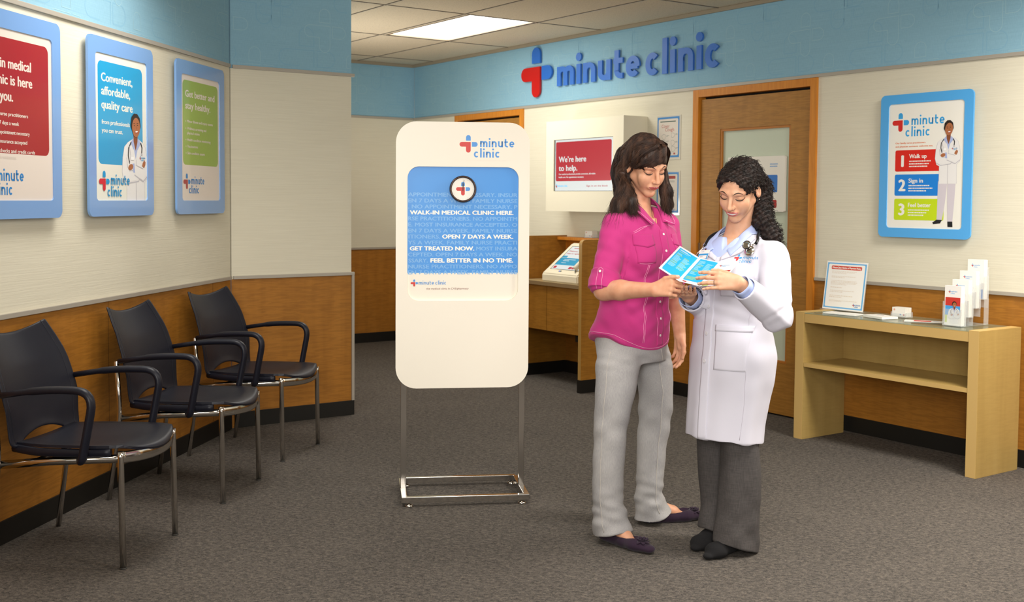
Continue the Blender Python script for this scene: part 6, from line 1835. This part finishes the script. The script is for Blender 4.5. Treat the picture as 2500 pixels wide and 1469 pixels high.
    bm = NB()   # overlapping front edge, with the slit below the last button
    FC.patch(bm, lambda u, v: (lerp(-0.030, 0.010, u)+.036*max(0, min(1, (lerp(.458, 1.185, v)-1.0)/.18)), lerp(.458, 1.185, v)), 6, 70, .0022, skirt=.005)
    # pockets
    FC.patch(bm, lambda u, v: (lerp(.030, .150, u), lerp(.752, .925, v)), 18, 20, .0022, skirt=.003)
    FC.patch(bm, lambda u, v: (lerp(.028, .152, u), lerp(.905, .930, v)), 18, 3, .0036, skirt=.004)
    FC.patch(bm, lambda u, v: (lerp(.050, .120, u), lerp(1.045, 1.125, v)), 12, 10, .0018, skirt=.003)
    bmesh.ops.recalc_face_normals(bm, faces=bm.faces)
    islands('pocket', bm, CM, coat, None, ['placket'])
    # collars
    B = lambda x, y, z: tuple(Rb @ Vector((x, y, z))+Vector((.018, .012, 0)))
    bm = NB()
    for s in (-1, 1):
        a_ = [B(0, .084, 1.305), B(s*.050, .070, 1.303), B(s*.072, .022, 1.290), B(s*.072, -.040, 1.262), B(s*.052+.004, -.092, 1.232), B(s*.008+.020, -.125, 1.192)]
        b_ = [B(0, .104, 1.270), B(s*.066, .090, 1.268), B(s*.100, .030, 1.258), B(s*.108, -.040, 1.238), B(s*.090+.01, -.105, 1.214), B(s*.012+.020, -.132, 1.182)]
        collar(bm, a_, b_, .003, ct, .003)
    bmesh.ops.remove_doubles(bm, verts=bm.verts, dist=.0008); from_bm('coat_collar', bm, CM, coat)
    bm = NB()
    for s in (-1, 1):
        a_ = [B(0, .066, 1.330), B(s*.040, .056, 1.328), B(s*.058, .020, 1.318), B(s*.056, -.026, 1.292), B(s*.040, -.066, 1.252), B(s*.014+.014, -.094, 1.222)]
        b_ = [B(0, .090, 1.290), B(s*.056, .074, 1.290), B(s*.086, .026, 1.286), B(s*.094, -.034, 1.268), B(s*.094, -.085, 1.240), B(s*.064+.012, -.122, 1.205)]
        collar(bm, a_, b_, .0022, ct, .007)
    bmesh.ops.remove_doubles(bm, verts=bm.verts, dist=.0008); from_bm('shirt_collar', bm, BS, ish)
    for z_ in (1.095, 1.0, .892, .782):
        p, n = FC.p(-.012+.036*max(0, (z_-1.0)/.18), z_, .0026); bm = NB(); lathe(bm, [(.0078, 0), (.0084, .0018), (.0066, .003), (.005, .0022)], (0, 0, 0), 'z', 16)
        from_bm('button', bm, mat('coat_button', '#dcd9de', .3), coat, Matrix.Translation(p) @ n.to_track_quat('Z', 'Y').to_matrix().to_4x4())
    bm = NB()
    FC.tube(bm, [(.142, .99), (.140, .93), (.150, .80), (.146, .65), (.128, .48)], .0011, .0006, 10, 4)
    islands('coat_seam', bm, SEAM, coat)
    # embroidered logo on the chest
    EB, ER = mat('thread_blue', '#3f97d2', .7), mat('thread_red', '#d23c3c', .7)
    bm = NB(); cx, cz, a_ = .100, 1.196, .0066
    def pr(px, pz, l): return FC.p(px, pz, l)[0]
    for k, Pl in emblem(a_):
        f = bm.faces.new([bm.verts.new(pr(cx+p, cz+q, .0022)) for p, q in Pl]); f.material_index = 1 if k == 'r' else 0
    for word, ox, oz, tw in (('minute', 2.46, -.54, 7.23), ('clinic', 1.17, -2.71, 5.5)):
        G, W = logo_word(word, .2); kx = tw*a_/W*.9; kz = 1.26*a_
        for ch_, stt, dots in G:
            for pth in stt:
                A, Bq = ribbon(pth, .2)
                va = [bm.verts.new(pr(cx+ox*a_*.95+p*kx, cz+oz*a_+q*kz, .0023)) for p, q in A]; vb = [bm.verts.new(pr(cx+ox*a_*.95+p*kx, cz+oz*a_+q*kz, .0023)) for p, q in Bq]
                for i in range(len(va)-1): bm.faces.new((va[i], vb[i], vb[i+1], va[i+1]))
            for dx, dz, r_ in dots: bm.faces.new([bm.verts.new(pr(cx+ox*a_*.95+(dx+r_*math.cos(q))*kx, cz+oz*a_+(dz+r_*math.sin(q))*kz, .0023)) for q in [2*PI*i/8 for i in range(8)]])
    from_bm('embroidered_logo', bm, [EB, ER], coat)
    # --- trousers
    TM = mat('charcoal_wool', '#4a4645', .9); n1_ = noise(TM, tex_coord(TM, (420, 420, 30)), 1, 2); n2_ = noise(TM, tex_coord(TM, (30, 30, 300)), 1, 2)
    base(TM, mixc(TM, .5, ramp(TM, n1_, [(.3, '#3c3938'), (.7, '#575250')]), ramp(TM, n2_, [(.3, '#403d3c'), (.7, '#544f4d')])))
    S = Solid(axis(-.20, .20, .0034), axis(-.22, .26, .0034), axis(-.002, .70, .0034))
    legs = [[(.69, .930, 4.53, .080, .080), (.45, .940, 4.515, .078, .076), (.30, .946, 4.515, .083, .084), (.15, .938, 4.515, .083, .090), (.06, .930, 4.510, .084, .100), (.004, .926, 4.505, .084, .108)],
            [(.69, .870, 4.62, .084, .085), (.45, .864, 4.635, .074, .078), (.30, .866, 4.635, .068, .074), (.15, .872, 4.635, .062, .072), (.06, .870, 4.63, .072, .084), (.02, .868, 4.63, .076, .090)]]
    for lg, an in zip(legs, (35, 40)): S.stack([(z_, x-O.x, y-O.y, rx, ry, an-90+0) for z_, x, y, rx, ry in lg], .010)
    for (cx_, cy_, dx, dy, z0) in ((.926, 4.505, -.8, -.6, .022), (.868, 4.63, -.75, -.65, .050)):
        cx_ -= O.x; cy_ -= O.y
        S.op(lambda x, y, z, cx_=cx_, cy_=cy_, dx=dx, dy=dy, z0=z0: np.maximum(z-(z0+.33*((x-cx_)*dx+(y-cy_)*dy)), np.sqrt((x-cx_)**2+(y-cy_)**2)-.115), (cx_-.12, cy_-.12, -.02), (cx_+.12, cy_+.12, .13), .003, 'c')
    V, F = S.surface(); del S; V = relax(V, F, 2, .5); N_ = vnormals(V, F); z = V[:, 2]; th = np.arctan2(V[:, 1], V[:, 0]-.02)
    V = V+N_*((.0022*np.sin(th*7+z*5)+waves(V, [((1, .4, .9), .09, .0018, 0), ((-.8, .5, 1), .07, .0014, 1)])*sstep(.35, .05, z)))[:, None]
    to_obj('trousers', V, F, TM, t)
    SUE = cell_cloth('black_suede', '#121113', .95, 400, .3, .0, .2, '#0a090a')
    for (a_, b_, c_), te in zip(hp, toes):
        a_ = Vector(c_); b = Vector(te); d = b-a_; d.z = 0; ln_ = d.length; d.normalize(); s = Vector((-d.y, d.x, 0)); heel = Vector((a_.x, a_.y, 0))-d*.04
        S = Solid(axis(min(heel.x, b.x)-.07, max(heel.x, b.x)+.07, .0025), axis(min(heel.y, b.y)-.07, max(heel.y, b.y)+.07, .0025), axis(-.004, .12, .0025)); U = (0, 0, 1)
        S.cone(heel+Vector((0, 0, .032)), heel+d*.09+Vector((0, 0, .034)), .034, .036, .01)
        S.cone(heel+d*.09+Vector((0, 0, .034)), heel+d*.155+Vector((0, 0, .026)), .038, .044, .02, flat=(U, .72))
        S.cone(heel+d*.155+Vector((0, 0, .024)), heel+d*(ln_+.045)+Vector((0, 0, .014)), .045, .022, .015, flat=(U, .55))
        S.half((0, 0, .002), (0, 0, -1), (-9, -9, -9), (9, 9, 9))
        V, F = S.surface(); V = relax(V, F, 1, .5); to_obj('shoe', V, F, SUE, t)
    # --- curly hair drawn back
    HM = mat('black_curly_hair', '#231814', .6, spec=.35)
    nh = noise(HM, tex_coord(HM), 60, 2); base(HM, ramp(HM, nh, [(.35, '#120c0a'), (.65, '#2a1d18')]))
    P = lambda *q: H @ Vector(q); R3 = H.to_3x3()
    S = Solid(axis(-.16, .24, .003), axis(-.22, .22, .003), axis(1.13, 1.62, .003))
    S.ell(P(0, .024, .032), (.077, .097, .082), R3, .01); S.ell(P(0, -.020, .040), (.073, .079, .062), R3, .015)
    pony = [P(.02, .085, -.005), P(.035, .115, -.05), Vector(L(1.020, 4.55, 1.345)), Vector(L(1.058, 4.545, 1.285)), Vector(L(1.085, 4.54, 1.225))]
    for i, (r0, r1) in enumerate(((.052, .046), (.046, .040), (.040, .034), (.034, .020))): S.cone(pony[i], pony[i+1], r0, r1, .02)
    S.ell(P(0, -.115, -.016), (.074, .085, .098), R3, .006, 'c'); S.ell(P(.06, -.05, -.05), (.04, .05, .05), R3, .01, 'c'); S.ell(P(-.06, -.05, -.05), (.04, .05, .05), R3, .01, 'c')
    V, F = S.surface(); del S; V = relax(V, F, 2, .5); N_ = vnormals(V, F)
    V = V+N_*waves(V, [((1, .4, .6), .018, .0018, 0), ((.3, 1, -.7), .021, .0018, 1), ((-.6, .5, 1), .016, .0016, 2)])[:, None]
    hair = to_obj('hair', V, F, HM, t); ht = bvh_of(hair)
    R = random.Random(11); bm = NB(); idx = list(range(0, len(V), max(1, len(V)//2600))); N_ = vnormals(V, F)
    back = (R3 @ Vector((.15, 1, -.25))).normalized()
    for i in idx:
        p = Vector(V[i]); n = Vector(N_[i]); hp_ = H.inverted() @ p
        hb_ = FH.t.find_nearest(p)
        if (p-hb_[0]).dot(hb_[1]) < .0015: continue
        w = 0 if hp_.y < .10 else 1
        flow = back.lerp(Vector((.25, -.05, -1)), min(1, max(0, (hp_.y-.06)/.05))).normalized()
        flow = (flow-n*flow.dot(n)*.8).normalized(); s1 = flow.cross(n).normalized()
        turns = R.uniform(1.2, 2.6); ln_ = R.uniform(.018, .036); rad = R.uniform(.0035, .0065)*(1.0 if hp_.y > .05 else .75); ph_ = R.uniform(0, 6); k = 13
        pts = []
        for j in range(k+1):
            u = j/k; an = ph_+u*turns*2*PI; pts.append(p+flow*(u*ln_)+n*(.0008+rad*.55*math.cos(an))+s1*(rad*math.sin(an)))
        strand_mesh(bm, pts, R.uniform(.0008, .0015), 3)
    from_bm('hair_curls', bm, HM, hair)
    return t, FC, H, Rb, O, ct
doc, FC, H_d, Rb_d, O_d, ct_d = build_doctor()

# ---------------------------------------------------------------- things they hold and wear
def build_leaflet():
    A, B_ = Vector((.700, 4.590, 1.230)), Vector((.775, 4.570, 1.181)); 
    pts = {'B': (.7587, 4.46, 1.1929), 'C': (.6557, 4.32, 1.1105), 'D': (.590, 4.42, 1.155), 'E': (.8225, 4.37, 1.1811), 'H': (.8805, 4.29, 1.1905)}
    pts = {k: Vector(v) for k, v in pts.items()}
    pts['A'] = pts['D']+pts['B']-pts['C']; pts['G'] = pts['C']+pts['E']-pts['B']; pts['I'] = pts['G']+pts['H']-pts['E']
    o_ = (pts['C']+pts['B'])/2; t = empty('leaflet', o_, 'open three-fold leaflet with bright blue pages held between the two women', 'leaflet')
    PW_ = mat('leaflet_sheet', '#e9e2e6', .45); CB = mat('leaflet_cyan', '#2aaee2', .35); RD = mat('leaflet_red', '#b01f24', .4); PL = mat('leaflet_pale', '#9fd9f2', .4); YG = mat('leaflet_lime', '#a9c93a', .45)
    def page(TL, TR, BR, BL, fn, name='page'):
        """u from left to right along the short edge, v from top to bottom"""
        S_ = [p-o_ for p in (TL, TR, BR, BL)]; n = (S_[1]-S_[0]).cross(S_[3]-S_[0]).normalized()
        if n.dot(Vector((0, -1, .3))) < 0: n = -n
        bm = NB(); mats = [PW_]
        def q(u, v, l): return S_[0]*(1-u)*(1-v)+S_[1]*u*(1-v)+S_[2]*u*v+S_[3]*(1-u)*v+n*l
        def poly(uv, m, l):
            if m not in mats: mats.append(m)
            bm.faces.new([bm.verts.new(q(u, v, l)) for u, v in uv]).material_index = mats.index(m)
        a = [bm.verts.new(q(u, v, .0002)) for u, v in ((0, 0), (1, 0), (1, 1), (0, 1))]; b = [bm.verts.new(q(u, v, -.0002)) for u, v in ((0, 0), (1, 0), (1, 1), (0, 1))]
        bm.faces.new(a); bm.faces.new(b[::-1])
        for i in range(4): bm.faces.new((a[i], b[i], b[(i+1) % 4], a[(i+1) % 4]))
        fn(poly); from_bm(name, bm, mats, t)
    def lines(poly, u0, u1, v0, v1, n, m, seed):
        R = random.Random(seed)
        for i in range(n):
            v = lerp(v0, v1, i/n); e = lerp(u0, u1, R.uniform(.55, 1)); h = (v1-v0)/n*.42
            poly([(u0, v), (e, v), (e, v+h), (u0, v+h)], m if R.random() > .15 else YG, .0006)
    def pg1(poly):
        poly([(.08, .05), (.93, .05), (.93, .90), (.88, .95), (.12, .95), (.08, .90)], CB, .0004)
        lines(poly, .14, .72, .09, .13, 2, C_WHITE, 1); lines(poly, .14, .6, .15, .19, 2, PL, 2)
        lines(poly, .14, .46, .22, .74, 17, PL, 3); lines(poly, .52, .86, .27, .72, 15, PL, 4)
    def pg2(poly):
        poly([(.06, .03), (.92, .03), (.92, .86), (.88, .90), (.10, .90), (.06, .86)], CB, .0004)
        lines(poly, .12, .44, .10, .66, 16, PL, 5); lines(poly, .52, .86, .16, .62, 14, PL, 6); lines(poly, .12, .8, .74, .86, 4, YG, 7)
        poly([(.12, .935), (.30, .935), (.30, .965), (.12, .965)], RD, .0006)
    def pg3(poly):
        poly([(.08, .36), (.92, .36), (.92, .72), (.08, .72)], RD, .0004); lines(poly, .15, .5, .40, .46, 2, C_WHITE, 8)
        poly([(.5+.16*math.cos(a), .60+.09*math.sin(a)) for a in [2*PI*i/16 for i in range(16)]], mat('print_hair', '#2a1c16', .5), .0006); poly([(.5+.11*math.cos(a), .64+.065*math.sin(a)) for a in [2*PI*i/16 for i in range(16)]], mat('print_skin', '#a8663f', .5), .0008)
        poly([(.08, .84), (.16, .84), (.16, .95), (.4, .95), (.4, .98), (.08, .98)], YG, .0004)
        a = .045
        for k, Pl in emblem(a): poly([(.2+p, .15-q*.45) for p, q in Pl], RD if k == 'r' else CB, .0005)
        for w_, ox, oz, tw in (('minute', 2.46, -.54, 7.23), ('clinic', 1.17, -2.71, 5.5)):
            G, W = logo_word(w_, .2)
            for ch_, stt, dots in G:
                for pth in stt:
                    A_, B2 = ribbon(pth, .2)
                    for i in range(len(A_)-1): poly([(.2+ox*a+x*tw*a/W, .15-(oz*a+y*1.26*a)*.45) for x, y in (A_[i], B2[i], B2[i+1], A_[i+1])], CB, .0006)
    page(pts['A'], pts['B'], pts['C'], pts['D'], pg1); page(pts['B'], pts['E'], pts['G'], pts['C'], pg2); page(pts['E'], pts['H'], pts['I'], pts['G'], pg3)
build_leaflet()

def build_stethoscope():
    base_ = O_d+Vector((0, 0, 1.25))
    t = empty('stethoscope', base_, 'black tubed stethoscope hung round the neck of the clinician in the white coat', 'stethoscope')
    B = lambda x, y, z: (Rb_d @ Vector((x, y, z)))+Vector((.018, .012, 0))
    def ok(P, r): return [outside(ct_d, Vector(p), r)-Vector((0, 0, 1.25)) for p in P]
    bm = NB()
    P = [B(-.080, -.092, 1.235), B(-.092, -.045, 1.272), B(-.084, .02, 1.296), B(-.05, .080, 1.312), B(0, .100, 1.314), B(.05, .084, 1.312), B(.092, .035, 1.300), B(.120, -.010, 1.280), B(.142, -.038, 1.268), B(.152, -.062, 1.254)]
    tube(bm, ok(smooth_path(P, 8), .014), .0062, 10)
    from_bm('tubing', bm, mat('black_rubber_tube', '#17171a', .35), t)
    for dx in (0, 1):
        P = [B(-.080, -.092, 1.235), B(-.078-.022*dx, -.12, 1.200), B(-.058-.040*dx, -.14, 1.150), B(-.046-.046*dx, -.15, 1.100), B(-.040-.050*dx, -.15, 1.06)]
        bm = NB(); tube(bm, ok(smooth_path(P, 8), .009), .0024, 8); from_bm('ear_tube', bm, CHROME, t)
    c = outside(ct_d, B(.140, -.092, 1.238), .012)-Vector((0, 0, 1.25))
    bm = NB(); e = ok([B(.152, -.062, 1.254)], .014)[0]; tube(bm, [e, e.lerp(c, .5)+Vector((-.003, -.006, 0)), c], .0038, 8); from_bm('stem', bm, CHROME, t)
    n = ((Rb_d.to_3x3() @ Vector((.15, -.85, .35)))).normalized(); M = Matrix.Translation(c) @ n.to_track_quat('Z', 'Y').to_matrix().to_4x4()
    bm = NB(); lathe(bm, [(.002, -.002), (.0150, 0), (.0165, .004), (.0150, .007), (.0120, .0055), (.006, .005)], (0, 0, 0), 'z', 28); from_bm('bell', bm, CHROME, t, M @ Matrix.Translation((-.003, .006, .010)))
    bm = NB(); lathe(bm, [(.002, -.003), (.020, -.002), (.0215, .002), (.0195, .004), (.008, .007)], (0, 0, 0), 'z', 28); from_bm('diaphragm', bm, CHROME, t, M @ Matrix.Translation((.008, -.014, 0)))
    bm = NB(); rg = [(.0160*math.cos(a), .0160*math.sin(a), .004) for a in [2*PI*i/28 for i in range(28)]]; tube(bm, rg, .0022, 6, closed=True); from_bm('bell_rim', bm, mat('black_rubber_tube', '#17171a', .35), t, M @ Matrix.Translation((-.003, .006, .0105)))
build_stethoscope()

def build_badge():
    c, n = FC.p(-.046, 1.190, .020); t = empty('name_badge', O_d+c, 'blue and white clip-on name badge on the front of the white coat', 'badge')
    bd = (Rb_d.to_3x3() @ Vector((0, 1, 0)))
    M = (-n).to_track_quat('Y', 'Z').to_matrix().to_4x4() @ Matrix.Rotation(math.radians(-6), 4, 'Y')
    S = Sheet(.060, .052, .003, mat('badge_white', '#efece9', .35), .0012)
    S.rect(0, .016, .060, .033, mat('badge_blue', '#2f98d6', .35)); S.rect(.007, .024, .046, .016, mat('badge_white', '#efece9', .35)); S.greek(.015, .029, .03, .005, 1, mat('grey_ink', '#7d8a86', .5), 3)
    S.greek(.012, .006, .035, .006, 1, mat('ink_pale_blue', '#7ba7d6', .5), 3)
    S.done('card', t, M)
    bm = NB(); box(bm, -.005, .005, .002, .006, .018, .034); from_bm('clip', bm, CHROME, t, M)
build_badge()
